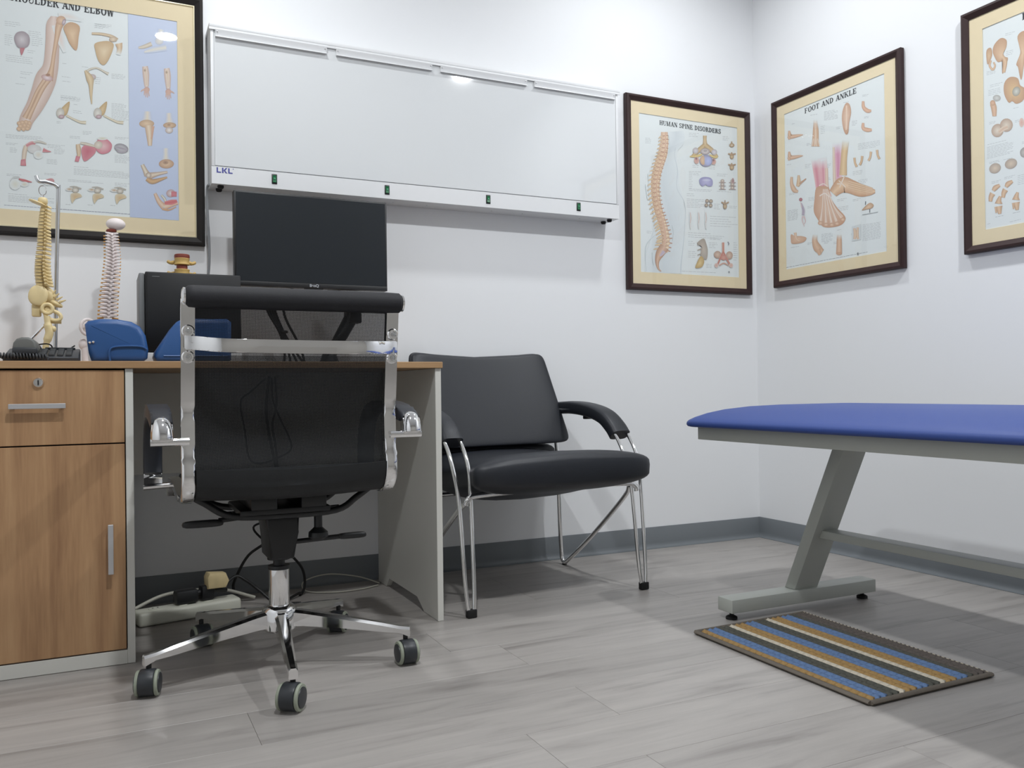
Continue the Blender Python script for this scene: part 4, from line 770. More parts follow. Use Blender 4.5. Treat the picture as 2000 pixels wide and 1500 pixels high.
# chrome cross bar behind the back
bm = B(); path = cr([(xl0+0.006, -1.058, 0.776), (xl1+0.006, -1.066, 0.774), (-2.40, -1.088, 0.769), (-2.25, -1.094, 0.767), (-2.10, -1.088, 0.767), (xr0-0.006, -1.066, 0.769), (xr1-0.006, -1.058, 0.770)], 6); rows = []
for i, p in enumerate(path):
    h = 0.0145; rows.append(vadd(bm, [p+Vector((0, -0.006, -h)), p+Vector((0, -0.008, 0)), p+Vector((0, -0.006, h)), p+Vector((0, 0.006, h)), p+Vector((0, 0.006, -h))]))
for p, q in zip(rows, rows[1:]):
    for k in range(5): bm.faces.new((p[k], p[(k+1) % 5], q[(k+1) % 5], q[k]))
bm.faces.new(rows[0]); bm.faces.new(rows[-1])
bmesh.ops.bevel(bm, geom=[e for e in bm.edges if abs(e.verts[0].co.z-e.verts[1].co.z) < 0.004 and len(e.link_faces) == 2], offset=0.002, segments=2, affect='EDGES')
obj('cross_bar', bm, 'chrome', t)
bm = B(); path = [(xl1+(xr0-xl1)*k/6, -0.62, 0.438) for k in range(7)]; tube(bm, path, 0.010, 10); obj('seat_spreader', bm, 'chrome', t)
# arms
loop = [(p.x, p.y) for p in cr([(-1.030, 0.576, 0), (-1.036, 0.590, 0), (-1.028, 0.602, 0), (-0.995, 0.613, 0), (-0.90, 0.626, 0), (-0.80, 0.630, 0), (-0.715, 0.620, 0), (-0.668, 0.588, 0), (-0.645, 0.540, 0), (-0.640, 0.49, 0), (-0.650, 0.452, 0), (-0.655, 0.435, 0)], 6)]
for s in (-1, 1):
    xa, xb = (-2.545, -2.503) if s < 0 else (-1.997, -1.955)
    bm = B(); bar_yz(bm, loop, 0.009, xa, xb, 0.002); ar = obj('armrest', bm, 'chrome', t, ang=50)
    i0, i1 = 12, 58
    sub = loop[i0:i1]; bm = B(); bar_yz(bm, [(y, z) for y, z in sub], [0.020+0.010*min(1, i/8) for i in range(len(sub))], xa-0.001, xb+0.001, 0.008); obj('arm_pad', bm, 'leather', ar, ang=60)
    bm = B(); ellip(bm, ((xa+xb)/2, -1.030, 0.574), (0.0225, 0.030, 0.046), 28, 20, 0.75, 0.8, lambda p: (p[0], p[1]+0.010*max(0, p[2])/0.046, p[2] if p[2] > 0 else p[2]*0.06)); obj('arm_end_cap', bm, 'chrome', ar)
    xo, xi = (xa-0.002, xl1-0.012) if s < 0 else (xb+0.002, xr0+0.012)
    bm = B(); tube(bm, [(xo, -1.034, 0.567), (xi, -1.034, 0.567)], 0.0085, 14); obj('arm_bolt', bm, 'chrome', ar)
    bm = B(); tube(bm, [(xo, -0.655, 0.437), ((xl1-0.006) if s < 0 else (xr0+0.006), -0.655, 0.440)], 0.0075, 14); obj('arm_bolt', bm, 'chrome', ar)
# mechanism
bm = B(); box(bm, -2.355, -2.145, -0.93, -0.72, 0.384, 0.398, 0.004); box(bm, -2.33, -2.27, -0.93, -0.74, 0.396, 0.428, 0.003); box(bm, -2.215, -2.155, -0.93, -0.74, 0.396, 0.428, 0.003)
obj('seat_plate', bm, 'blackmet', t)
bm = B()
for yy in (-0.92, -0.73): tube(bm, cr([(xl1+0.002, yy, 0.437), (-2.43, yy, 0.42), (-2.37, yy, 0.386), (-2.25, yy, 0.380), (-2.13, yy, 0.384), (-2.08, yy, 0.412), (xr0-0.002, yy, 0.437)], 5), 0.008, 10)
obj('support_bars', bm, 'blackmet', t)
bm = B(); prism(bm, [(-2.297, 0.384), (-2.212, 0.384), (-2.216, 0.335), (-2.226, 0.272), (-2.282, 0.272), (-2.286, 0.335)], -0.90, -0.77, 'Y', 0.008); obj('tilt_housing', bm, 'blackmet', t)
bm = B(); lathe(bm, [(0.010, 0.386), (0.010, 0.345), (0.012, 0.343), (0.023, 0.333), (0.024, 0.322), (0.015, 0.316)], (-2.166, -0.885, -0.004), 'Z', 18); obj('tension_knob', bm, 'black', t)
bm = B(); tube(bm, [(-2.30, -0.83, 0.372), (-2.39, -0.83, 0.366)], 0.006, 10); ellip(bm, (-2.425, -0.83, 0.361), (0.047, 0.010, 0.0085), 16, 8, 0.5, 0.5); obj('height_lever', bm, 'black', t)
bm = B(); tube(bm, [(-2.23, -0.83, 0.300), (-2.10, -0.83, 0.304)], 0.006, 10); ellip(bm, (-2.068, -0.83, 0.304), (0.037, 0.010, 0.0075), 16, 8, 0.5, 0.5); obj('tilt_lever', bm, 'black', t)
bm = B(); tube(bm, [(-2.126, -0.80, 0.372), (-2.094, -0.80, 0.373)], 0.008, 12); tube(bm, [(-2.376, -0.80, 0.374), (-2.345, -0.80, 0.374)], 0.008, 12); obj('pivot_pin', bm, 'chrome', t)
bm = B(); lathe(bm, [(0.028, 0.274), (0.028, 0.262), (0.014, 0.261), (0.014, 0.245)], (*CC, 0), 'Z', 20); obj('gas_collar', bm, 'black', t)
bm = B(); lathe(bm, [(0.0135, 0.268), (0.0135, 0.238)], (*CC, 0), 'Z', 20); obj('gas_piston', bm, 'chrome', t)
bm = B(); lathe(bm, [(0.024, 0.245), (0.0245, 0.24), (0.0245, 0.14), (0.022, 0.13)], (*CC, 0), 'Z', 28); obj('gas_cylinder', bm, 'chrome', t)
bm = B(); lathe(bm, [(0.026, 0.247), (0.0265, 0.243), (0.026, 0.238)], (*CC, 0), 'Z', 28); obj('cylinder_rim', bm, 'black', t)
bm = B(); lathe(bm, [(0.028, 0.152), (0.037, 0.146), (0.041, 0.138), (0.040, 0.094), (0.034, 0.088)], (*CC, 0), 'Z', 30); obj('base_hub', bm, 'chrome', t)
A0 = 264.6; RB = 0.306
def arm_bm():
    bm = B(); secs = [(0.028, 0.140, 0.100, 0.016), (0.06, 0.136, 0.100, 0.0155), (0.15, 0.120, 0.092, 0.0135), (0.25, 0.101, 0.080, 0.0115), (RB-0.014, 0.092, 0.0765, 0.0105), (RB+0.011, 0.089, 0.066, 0.0095)]; rows = []
    for r, zt, zb, w in secs: rows.append(vadd(bm, [(r, -w, zb), (r, -w, zt-0.006), (r, -w*0.55, zt), (r, w*0.55, zt), (r, w, zt-0.006), (r, w, zb)]))
    for a, b in zip(rows, rows[1:]):
        for k in range(6): bm.faces.new((a[k], a[(k+1) % 6], b[(k+1) % 6], b[k]))
    bm.faces.new(rows[0]); bm.faces.new(rows[-1]); return bm
swiv = [25, -40, 75, 120, 200]
for k in range(5):
    a = R(A0+72*k); m4 = Matrix.Translation((CC.x, CC.y, 0)) @ Matrix.Rotation(a, 4, 'Z')
    bm = arm_bm(); bmesh.ops.transform(bm, matrix=m4, verts=bm.verts[:]); ba = obj('base_arm', bm, 'chrome', t, ang=25)
    e = m4 @ Vector((RB, 0, 0)); sd = R([55, 92, 60, 100, 75][k])   # rolling direction of each castor
    mc = Matrix.Translation((e.x, e.y, 0)) @ Matrix.Rotation(sd, 4, 'Z')
    bm = B(); lathe(bm, [(0.006, 0.078), (0.006, 0.045)], (0, 0, 0), 'Z', 12); bmesh.ops.transform(bm, matrix=mc, verts=bm.verts[:]); cs = obj('castor', bm, 'blackmet', ba)
    # hood wrapped round the back and top of the twin wheels; axle set back by 10 mm
    bm = B(); poly = [(-0.010+0.0305*math.cos(R(g)), 0.0305+0.0295*math.sin(R(g))) for g in range(5, 250, 12)]
    prism(bm, poly, -0.0165, 0.0165, 'Y', 0.003); bmesh.ops.transform(bm, matrix=mc, verts=bm.verts[:]); obj('castor_hood', bm, 'caster', ba)
    for s in (-1, 1):
        bm = B(); lathe(bm, [(0.018, s*0.0165), (0.0275, s*0.0168), (0.029, s*0.0195), (0.0275, s*0.0235), (0.021, s*0.0245)], (-0.010, 0, 0.0295), 'Y', 24); bmesh.ops.transform(bm, matrix=mc, verts=bm.verts[:]); obj('castor_wheel', bm, 'tyre', ba)
        bm = B(); lathe(bm, [(0.0225, s*0.023), (0.0215, s*0.0262), (0.008, s*0.0275)], (-0.010, 0, 0.0295), 'Y', 24); bmesh.ops.transform(bm, matrix=mc, verts=bm.verts[:]); obj('wheel_disc', bm, 'caster', ba)
# ------------------------------------------------------------------ visitor armchair (own frame: front is -y)
VA = R(4.7); VO = Vector((-1.365, -0.373, 0))
t = thing('visitor_armchair', VO, 'low black leatherette armchair with chrome hairpin legs beside the desk', 'chair', rotz=VA)
def vobj(n, bm, m, par=None, **k): return obj(n, bm, m, par or t, world=False, **k)
for s in (-1, 1):
    for q, (dt, dbt) in enumerate(((-0.026, -0.009), (0.026, 0.009))):
        pts = [(s*0.322+dbt, -0.247, 0.022), (s*0.322+dbt*1.6, -0.238, 0.10), (s*0.322+dt*0.75, -0.214, 0.33), (s*0.322+dt, -0.190, 0.43), (s*0.322+dt, -0.135, 0.510), (s*0.322+dt, -0.05, 0.562), (s*0.322+dt, 0.06, 0.588), (s*0.322+dt, 0.20, 0.592), (s*0.315+dt, 0.27, 0.588)]
        bm = B(); tube(bm, cr(pts, 6), 0.0065, 10); vobj('front_leg_rod', bm, 'chrome')
    bm = B(); tube(bm, cr([(s*0.322-0.009, -0.247, 0.024), (s*0.322-0.007, -0.247, 0.012), (s*0.322, -0.247, 0.008), (s*0.322+0.007, -0.247, 0.012), (s*0.322+0.009, -0.247, 0.024)], 4), 0.0062, 10); vobj('leg_bend', bm, 'chrome')
    bm = B(); box(bm, s*0.322-0.015, s*0.322+0.015, -0.257, -0.237, 0.0005, 0.025, 0.003); vobj('foot_cap', bm, 'rubber')
    pts = [(s*0.300, -0.205, 0.343), (s*0.318, -0.15, 0.295), (s*0.325, 0.05, 0.135), (s*0.326, 0.205, 0.022), (s*0.326, 0.232, 0.010), (s*0.326, 0.246, 0.020), (s*0.324, 0.250, 0.06), (s*0.318, 0.250, 0.20), (s*0.312, 0.246, 0.36), (s*0.305, 0.255, 0.55)]
    bm = B(); tube(bm, cr(pts, 6), 0.008, 12); rr = vobj('rear_leg_tube', bm, 'chrome')
    bm = B(); lathe(bm, [(0.009, 0.0005), (0.009, 0.004), (0.006, 0.008)], (s*0.326, 0.231, 0), 'Z', 12); vobj('glide', bm, 'rubber', rr)
    # padded arm
    path = [(p.x, p.y) for p in cr([(-0.128, 0.507, 0), (-0.10, 0.535, 0), (-0.05, 0.567, 0), (0.03, 0.588, 0), (0.14, 0.598, 0), (0.27, 0.594, 0)], 6)]
    a_, b_ = sweep_yz(path, 1.0); bm = B(); rows = []; NS = 20
    for i in range(len(path)):
        u = Vector((0, a_[i][0]-path[i][0], a_[i][1]-path[i][1]))*2; f = i/(len(path)-1); hw, ht = 0.037-0.006*f, 0.0225+0.002*math.sin(f*3)
        g = lambda v: math.copysign(abs(v)**0.5, v)
        rows.append(vadd(bm, [Vector((s*0.322+hw*g(math.cos(2*math.pi*k/NS)), path[i][0], path[i][1]))+u*(ht*g(math.sin(2*math.pi*k/NS))) for k in range(NS)]))
    for p_, q_ in zip(rows, rows[1:]):
        for k in range(NS): bm.faces.new((p_[k], p_[(k+1) % NS], q_[(k+1) % NS], q_[k]))
    bm.faces.new(rows[0]); bm.faces.new(rows[-1]); vobj('arm_pad', bm, 'leather', ang=70)
    bm = B(); box(bm, s*0.322-0.022, s*0.322+0.022, 0.045, 0.062, 0.5575, 0.570, 0.003); vobj('pad_clip', bm, 'black')
bm = B(); tube(bm, cr([(-0.322, -0.216, 0.325), (-0.315, -0.216, 0.340), (-0.27, -0.216, 0.352), (0, -0.216, 0.356), (0.27, -0.216, 0.352), (0.315, -0.216, 0.340), (0.322, -0.216, 0.325)], 6), 0.0085, 12); vobj('seat_rail', bm, 'chrome')
bm = B(); tube(bm, [(-0.318, 0.248, 0.30), (0.318, 0.248, 0.30)], 0.008, 12); vobj('rear_rail', bm, 'chrome')
def seat_def(p):
    x, y, z = p; d = (y+0.30)/0.6; k_ = max(0, min(1, (-0.215-y)/0.07)); x *= 1+0.12*k_*k_*(3-2*k_)
    z = z*(1.0 - 0.25*max(0, d-0.2)); 
    if z > 0: z += 0.012*math.cos(x/0.31*math.pi/2)
    z *= 1-0.20*min(1, abs(x)/0.33)**4
    z += -0.030*math.sin(max(0, min(1, d))*math.pi) - 0.012*d
    if p[2] < 0: z -= 0.035*math.cos(min(1, abs(x)/0.34)*math.pi/2)*math.sin(max(0, min(1, (d-0.22)/0.78))*math.pi)
    if p[2] < 0: z -= 0.014*max(0, 1-d/0.3)*(0.4+0.6*max(0, min(1, (x+0.25)/0.25)))
    return (x*(1-0.03*d), y, z)
bm = B(); ellip(bm, (0, 0.0, 0.420), (0.302, 0.315, 0.060), 72, 24, 0.55, 0.20, seat_def); vobj('seat_cushion', bm, 'leather', ang=80)
bm = B(); ellip(bm, (0, 0.265, 0.425), (0.292, 0.05, 0.05), 40, 16, 0.6, 0.25); vobj('rear_bolster', bm, 'leather', ang=80)
def back_def(p):
    x, y, z = p; h = (z+0.175)/0.35
    x *= 1.08-0.15*h
    y += 0.12*(h-0.5)+0.035*(1-(x/0.3)**2)
    z -= 0.024*(1-(x/0.3)**2)*max(0, h)
    return (x, y, z)
bm = B(); ellip(bm, (0, 0.235, 0.640), (0.292, 0.036, 0.172), 64, 40, 0.13, 0.45, back_def); vobj('back_cushion', bm, 'leather', ang=80)
seam = []
for k in range(120):
    a = 2*math.pi*k/120; cx, cz = math.cos(a), math.sin(a)
    f = lambda v, e: math.copysign(abs(v)**e, v)
    x, z = 0.2915*f(cx, 0.13), 0.1715*f(cz, 0.13); q = back_def((x, 0.004, z)); seam.append((q[0], 0.235+q[1], 0.640+q[2]))
bm = B(); tube(bm, seam, 0.0022, 6, closed=True); vobj('back_piping', bm, 'leather')
# ------------------------------------------------------------------ treatment couch along the right wall
t = thing('treatment_couch', (-0.745, -1.8, 0), 'blue padded treatment couch on grey metal legs along the right wall', 'couch')
px0, px1, py0, py1 = -1.083, -0.407, -2.76, -0.872; RC = 0.06
bm = B()
def outline(ins, n=8):
    x0, x1, y0, y1 = px0+ins, px1-ins, py0+ins, py1-ins; r = max(RC-ins*0.5, 0.02); o = []
    for cx, cy, a in ((x1-r, y1-r, 0), (x0+r, y1-r, 90), (x0+r, y0+r, 180), (x1-r, y0+r, 270)):
        o += [(cx+r*math.cos(R(a+90*k/n)), cy+r*math.sin(R(a+90*k/n))) for k in range(n+1)]
    return o
PADP = [(0.010, 0.5515), (0.003, 0.5535), (0.0, 0.559), (0.001, 0.566), (0.006, 0.5715), (0.02, 0.5795), (0.05, 0.5915), (0.09, 0.6025), (0.14, 0.611), (0.2, 0.6155), (0.28, 0.6175)]
rings = [vadd(bm, [(x, y, z) for x, y in outline(i)]) for i, z in PADP]
n = len(rings[0])
for a, b in zip(rings, rings[1:]):
    for k in range(n): bm.faces.new((a[k], a[(k+1) % n], b[(k+1) % n], b[k]))
bm.faces.new(rings[0]); bm.faces.new(rings[-1]); obj('padded_top', bm, 'blue', t, ang=70)
fx0, fx1, fy0, fy1 = -1.033, -0.457, -2.72, -0.900
bm = B(); box(bm, fx0, fx0+0.03, fy0, fy1, 0.5125, 0.5505, 0.002); obj('side_beam', bm, 'frame', t)
bm = B(); box(bm, fx1-0.03, fx1, fy0, fy1, 0.5125, 0.5505, 0.002); obj('side_beam', bm, 'frame', t)
for y in (fy1-0.03, fy0, -1.30, -2.33):
    bm = B(); box(bm, fx0+0.03, fx1-0.03, y, y+(0.03 if y > -1.2 or y < -2.5 else 0.09), 0.5125, 0.5505, 0.002); obj('cross_beam', bm, 'frame', t)
for yb, yt, s in ((-1.008, -1.212, 1), (-2.60, -2.40, -1)):
    bm = B(); prism(bm, [(yb-0.021, 0.0615), (yb+0.021, 0.0615), (yt+0.021, 0.5125), (yt-0.021, 0.5125)], -0.784, -0.692, 'X', 0.003); obj('slanted_post', bm, 'frame', t)
    bm = B(); box(bm, -1.030, -0.462, yb-0.034, yb+0.030, 0.0225, 0.0615, 0.003); fb = obj('foot_bar', bm, 'frame', t)
    for x in (-1.008, -0.490):
        bm = B(); lathe(bm, [(0.006, 0.024), (0.006, 0.012), (0.010, 0.011), (0.0165, 0.007), (0.0165, 0.0005)], (x, yb-0.004, 0), 'Z', 18); obj('levelling_foot', bm, 'rubber', fb)
yS = -1.008-(0.235-0.0615)*(0.204/0.451)
bm = B(); box(bm, -0.757, -0.700, -2.51, yS-0.015, 0.2245, 0.2475, 0.002); obj('stretcher', bm, 'frame', t)
# ------------------------------------------------------------------ rug
t = thing('striped_rug', (-1.0, -1.37, 0), 'small striped blue, tan and charcoal rug on the floor by the couch', 'rug')
g = [(-1.192, -1.086), (-0.795, -1.076), (-0.812, -1.672), (-1.197, -1.674)]      # far-left, far-right, near-right, near-left
def rg(a, b): # a across 0..1, b from far 0 to near 1
    x = (g[0][0]*(1-a)+g[1][0]*a)*(1-b)+(g[3][0]*(1-a)+g[2][0]*a)*b; y = (g[0][1]*(1-a)+g[1][1]*a)*(1-b)+(g[3][1]*(1-a)+g[2][1]*a)*b; return x, y
bm = B(); v = [rg(0, 0), rg(1, 0), rg(1, 1), rg(0, 1)]; prism(bm, v, 0.0005, 0.004, 'Z'); obj('backing', bm, 'y_dark', t, False)
seq = ['tan', 'bluey', 'bluey', 'dark', 'dark', 'cream', 'tan', 'tan', 'bluey', 'bluey', 'dark', 'dark', 'cream', 'tan', 'tan', 'bluey', 'bluey', 'dark', 'brown', 'brown']
for i, c in enumerate(seq):
    a = 0.022+(i+0.5)*0.956/len(seq); pts, rad = [], []
    m = 108
    for k in range(m+1):
        b = 0.012+0.976*k/m; x, y = rg(a, b); ph = k/m*27*2*math.pi
        pts.append((x+0.0044*math.sin(ph), y, 0.0068+0.0010*math.cos(2*ph))); rad.append(0.0098+0.0020*math.cos(2*ph+0.6))
    bm = B(); tube(bm, pts, rad, 6)
    for vv in bm.verts: vv.co.z = 0.0062+(vv.co.z-0.0062)*0.55
    obj('yarn_row', bm, 'y_'+c, t, ang=180)
for e in (((0, 0), (0, 1)), ((0, 1), (1, 1)), ((1, 0), (1, 1)), ((0, 0), (1, 0))):
    p, q = rg(*e[0]), rg(*e[1]); thin = e == ((1, 0), (1, 1))
    bm = B(); pts = [(p[0]+(q[0]-p[0])*k/20, p[1]+(q[1]-p[1])*k/20, 0.0062) for k in range(21)]; tube(bm, pts, 0.0058 if thin else 0.0078, 8)
    for vv in bm.verts: vv.co.z = 0.0056+(vv.co.z-0.0056)*0.62
    obj('binding', bm, 'bind' if not thin else 'y_brown', t, ang=60)
    if thin:
        bm = B()
        for k in range(46):
            s0, s1 = (k+0.1)/46, (k+0.6)/46; tube(bm, [(p[0]+(q[0]-p[0])*s-0.003, p[1]+(q[1]-p[1])*s, 0.0098) for s in (s0, s1)], 0.0011, 5)
        obj('edge_stitching', bm, 'y_cream', t)
# ------------------------------------------------------------------ monitor on its arm
MY = -0.20
a, b, c_ = PY(456, 369, MY), PY(755, 401, MY), PY(754, 572, MY)
mx0, mx1, mz1, mz0 = -2.263, -1.770, 1.301, 1.003
t = thing('monitor', ((mx0+mx1)/2, -0.12, 0.751), 'black flat monitor on a desk arm under the light box', 'monitor'); MON = t
bm = B(); box(bm, mx0, mx1, MY, MY+0.035, mz0, mz1, 0.003); obj('casing', bm, 'black', t)
bm = B(); box(bm, mx0+0.006, mx1-0.006, MY-0.0012, MY+0.001, mz0+0.016, mz1-0.006); obj('screen', bm, 'screen', t, False)
bm = B(); box(bm, mx0+0.001, mx1-0.001, MY-0.002, MY+0.003, mz0, mz0+0.015, 0.001); obj('lower_bezel', bm, 'black', t)
bm = B(); prism(bm, [(-2.048, mz0), (-1.985, mz0), (-1.993, mz0-0.012), (-2.04, mz0-0.012)], MY, MY+0.012, 'Y', 0.001); obj('sensor_chin', bm, 'black', t)
def text(s, size, loc, rot, m, par, name, bold=0.0, w=None):
    cu = bpy.data.curves.new(name, 'FONT'); cu.body = s; cu.size = size; cu.extrude = 0.0002; cu.offset = bold; cu.align_x = 'CENTER'; cu.align_y = 'CENTER'
    o = bpy.data.objects.new(name, cu); COL.objects.link(o); bpy.context.view_layer.update()
    me = bpy.data.meshes.new_from_object(o.evaluated_get(bpy.context.evaluated_depsgraph_get())); bpy.data.objects.remove(o); me.name = name
    me.transform(MW[par].inverted() @ Matrix.Translation(loc) @ rot); me.materials.clear(); me.materials.append(M[m])
    r = bpy.data.objects.new(name, me); COL.objects.link(r); r.parent = par; MW[r] = MW[par]; return r
RX = Matrix.Rotation(R(90), 4, 'X')
text('BenQ', 0.0125, Vector((-2.016, MY-0.0023, mz0+0.0078)), RX, 'logow', t, 'logo', 0.0004)
bm = B(); box(bm, -2.06, -1.97, MY+0.034, MY+0.05, 1.09, 1.19, 0.003); tube(bm, [(-2.015, MY+0.045, 1.14), (-2.015, -0.10, 1.13)], 0.016, 12); obj('arm_mount', bm, 'blackmet', t)
bm = B(); tube(bm, cr([(-2.015, -0.10, 1.14), (-1.93, -0.09, 1.02), (-1.86, -0.085, 0.94)], 6), 0.018, 12); obj('upper_arm', bm, 'blackmet', t)
bm = B(); box(bm, -1.885, -1.835, -0.115, -0.06, 0.90, 0.99, 0.006); tube(bm, [(-1.86, -0.087, 0.93), (-1.90, -0.09, 0.86), (-1.945, -0.10, 0.785)], [0.024, 0.022, 0.018], 12); obj('lower_arm', bm, 'blackmet', t)
bm = B(); lathe(bm, [(0.05, 0.7515), (0.05, 0.763), (0.03, 0.772), (0.022, 0.80)], (-1.945, -0.10, 0), 'Z', 24); obj('arm_base', bm, 'blackmet', t)
# ------------------------------------------------------------------ computer case on a white riser
t = thing('white_riser', (-2.40, -0.24, 0.751), 'thin white slab under the black computer case on the desk', 'riser')
bm = B(); box(bm, -2.545, -2.26, -0.33, -0.13, 0.7515, 0.786, 0.003); obj('slab', bm, 'white', t)
bm = B(); box(bm, -2.52, -2.285, -0.3305, -0.328, 0.757, 0.780, 0.001); obj('front_lip', bm, 'white', t)
t = thing('computer_case', (-2.40, -0.24, 0.786), 'black computer case behind the blue wedge cushions', 'computer')
bm = B(); box(bm, -2.524, -2.262, -0.325, -0.14, 0.787, 1.0175, 0.003); obj('body', bm, 'pcbody', t)
bm = B(); box(bm, -2.5405, -2.525, -0.315, -0.15, 0.787, 1.0145, 0.004); obj('edge_panel', bm, 'pcgrey', t)
bm = B(); box(bm, -2.520, -2.266, -0.3285, -0.3245, 0.790, 1.0145, 0.002); obj('front_panel', bm, 'pcbody', t)
bm = B(); box(bm, -2.506, -2.486, -0.3293, -0.328, 1.003, 1.0045); obj('badge', bm, 'pcgrey', t, False)
# vertebra model on the computer
t = thing('vertebra_model', (-2.418, -0.23, 1.018), 'small mustard two-vertebra model with red disc on the black computer', 'model')
def vert_big(z, n):
    bm = B(); lathe(bm, [(0.021, z-0.010), (0.0225, z-0.0085), (0.0195, z), (0.0222, z+0.0085), (0.021, z+0.010)], (-2.418, -0.235, 0), 'Z', 20); o = obj('vertebra', bm, 'bone2', t)
    bm = B()
    for s in (-1, 1): tube(bm, cr([(-2.418+s*0.015, -0.222, z+0.001), (-2.418+s*0.030, -0.218, z-0.002), (-2.418+s*0.040, -0.216, z+0.003)], 4), [0.006]*4+[0.005]*4+[0.004], 8)
    obj('transverse_process', bm, 'bone2', o)
    bm = B(); tube(bm, [(-2.418, -0.215, z), (-2.418, -0.198, z-0.004), (-2.418, -0.180, z-0.010)], [0.009, 0.006, 0.004], 8); obj('spinous_process', bm, 'bone2', o)
vert_big(1.0295, 0); vert_big(1.0625, 1)
bm = B(); lathe(bm, [(0.015, 1.039), (0.016, 1.046), (0.015, 1.053)], (-2.418, -0.233, 0), 'Z', 16); obj('lower_disc', bm, 'disc', t)
bm = B(); lathe(bm, [(0.021, 1.072), (0.0222, 1.076), (0.0215, 1.083), (0.019, 1.0845)], (-2.418, -0.235, 0), 'Z', 20); obj('upper_disc', bm, 'disc', t)
# ------------------------------------------------------------------ hanging spine model on a chrome stand
Y1 = -0.33
t = thing('spine_model', (-2.748, Y1, 0.751), 'yellow hanging spine and pelvis model on a chrome stand', 'model', 'spine models on the desk')
def pz(px, py): p = PY(px, py, Y1); return p
def vert(name, c, up_, side, w, h, m, par, nerve=None):
    """one vertebra: waisted body, side wings and a spine; side = +x amount the spine points"""
    bm = B(); prof = [(w, -h*0.36), (w*1.04, -h*0.28), (w*0.86, 0), (w*1.04, h*0.28), (w, h*0.36)]; n = 10; rings = []
    fwd = Vector((side[0], side[1], 0)).normalized(); sid = Vector((-fwd.y, fwd.x, 0))
    for r, z in prof: rings.append(vadd(bm, [c+fwd*(r*0.8*math.cos(2*math.pi*k/n))+sid*(r*math.sin(2*math.pi*k/n))+Vector((0, 0, z)) for k in range(n)]))
    for a, b in zip(rings, rings[1:]):
        for k in range(n): bm.faces.new((a[k], a[(k+1) % n], b[(k+1) % n], b[k]))
    bm.faces.new(rings[0]); bm.faces.new(rings[-1])
    back_ = c+fwd*w*1.2
    tube(bm, [c+fwd*w*0.6, back_+Vector((0, 0, -h*0.1)), c+fwd*w*2.1+Vector((0, 0, -h*0.55))], [w*0.42, w*0.34, w*0.16], 6)
    for s in (-1, 1): tube(bm, [back_-fwd*w*0.3, back_+sid*s*w*0.9+Vector((0, 0, h*0.1)), back_+sid*s*w*1.45+fwd*w*0.15+Vector((0, 0, h*0.16))], [w*0.32, w*0.26, w*0.15], 6)
    o = obj(name, bm, m, par)
    if nerve:
        bm = B()
        for s in (-1, 1): tube(bm, [c+sid*s*w*0.7+fwd*w*0.3-Vector((0, 0, h*0.45)), c+sid*s*w*1.75+fwd*w*0.5-Vector((0, 0, h*0.6))], w*0.17, 5)
        obj('nerve_root', bm, nerve, o)
    return o
pts = cr([(*p, 0) for p in ((85.5, 404), (82.5, 428), (81, 453), (80.5, 478), (77.5, 507), (77.0, 532), (80, 556))], 12)
N1 = 23
for k in range(N1):
    f = k/(N1-1)*(len(pts)-1); p = pts[int(f)].lerp(pts[min(int(f)+1, len(pts)-1)], f-int(f)); q = pz(p.x, p.y)
    vert('vertebra', q, None, (0.93, -0.36), 0.0098+0.0060*k/N1, 0.0098, 'bone', t)
q = pz(83, 396); bm = B(); ellip(bm, q+Vector((0.001, 0, 0.004)), (0.012, 0.016, 0.010), 14, 8, 0.6, 0.8); ellip(bm, q+Vector((-0.012, -0.004, -0.002)), (0.022, 0.018, 0.0035), 14, 8, 0.7, 0.9, rot=Matrix.Rotation(R(20), 3, 'Y')); obj('skull_base_plate', bm, 'bone', t)
# pelvis: hip wing, socket, ring of the seat bone, sacrum plate, thigh bone
def e_(px, py, rx, ry, rz, rotx=0, dy=0.0, n=20): 
    bm = B(); ellip(bm, pz(px, py)+Vector((0, dy, 0)), (rx, ry, rz), n, 12, 0.9, 0.9, rot=Matrix.Rotation(R(rotx), 3, 'Y')); return bm
bm = e_(75, 578, 0.0235, 0.007, 0.028, 10, -0.012); obj('hip_wing', bm, 'bone', t); bm = B(); ellip(bm, pz(80, 580)+Vector((0, 0.03, 0)), (0.021, 0.007, 0.026), 16, 10); obj('hip_wing', bm, 'bone', t)
bm = B(); c = pz(72.5, 607); box(bm, c.x-0.013, c.x+0.010, Y1-0.006, Y1+0.012, c.z-0.016, c.z+0.018, 0.004); obj('pubic_plate', bm, 'bone', t)
bm = B(); ellip(bm, pz(92, 574)+Vector((0, 0.01, 0)), (0.018, 0.013, 0.024), 16, 10, rot=Matrix.Rotation(R(-35), 3, 'Y')); ellip(bm, pz(108, 592)+Vector((0, 0.012, 0)), (0.020, 0.012, 0.008), 14, 8, rot=Matrix.Rotation(R(28), 3, 'Y')); obj('sacrum', bm, 'bone', t)
bm = B(); c = pz(93, 604)+Vector((0, -0.014, 0)); tube(bm, [(c.x+0.0125*math.cos(a), c.y, c.z+0.0125*math.sin(a)) for a in [2*math.pi*k/20 for k in range(20)]], 0.005, 8, closed=True); ellip(bm, c+Vector((0, 0.008, 0)), (0.012, 0.006, 0.012), 14, 8); obj('hip_socket', bm, 'bone', t)
bm = B(); c = pz(104, 617)+Vector((0, -0.010, 0)); tube(bm, [(c.x+0.019*math.cos(a), c.y, c.z+0.0125*math.sin(a)-0.004*math.cos(a)) for a in [2*math.pi*k/22 for k in range(22)]], 0.0052, 8, closed=True); tube(bm, [pz(88, 628), pz(120, 629)], 0.005, 8); obj('seat_bone_ring', bm, 'bone', t)
bm = B()
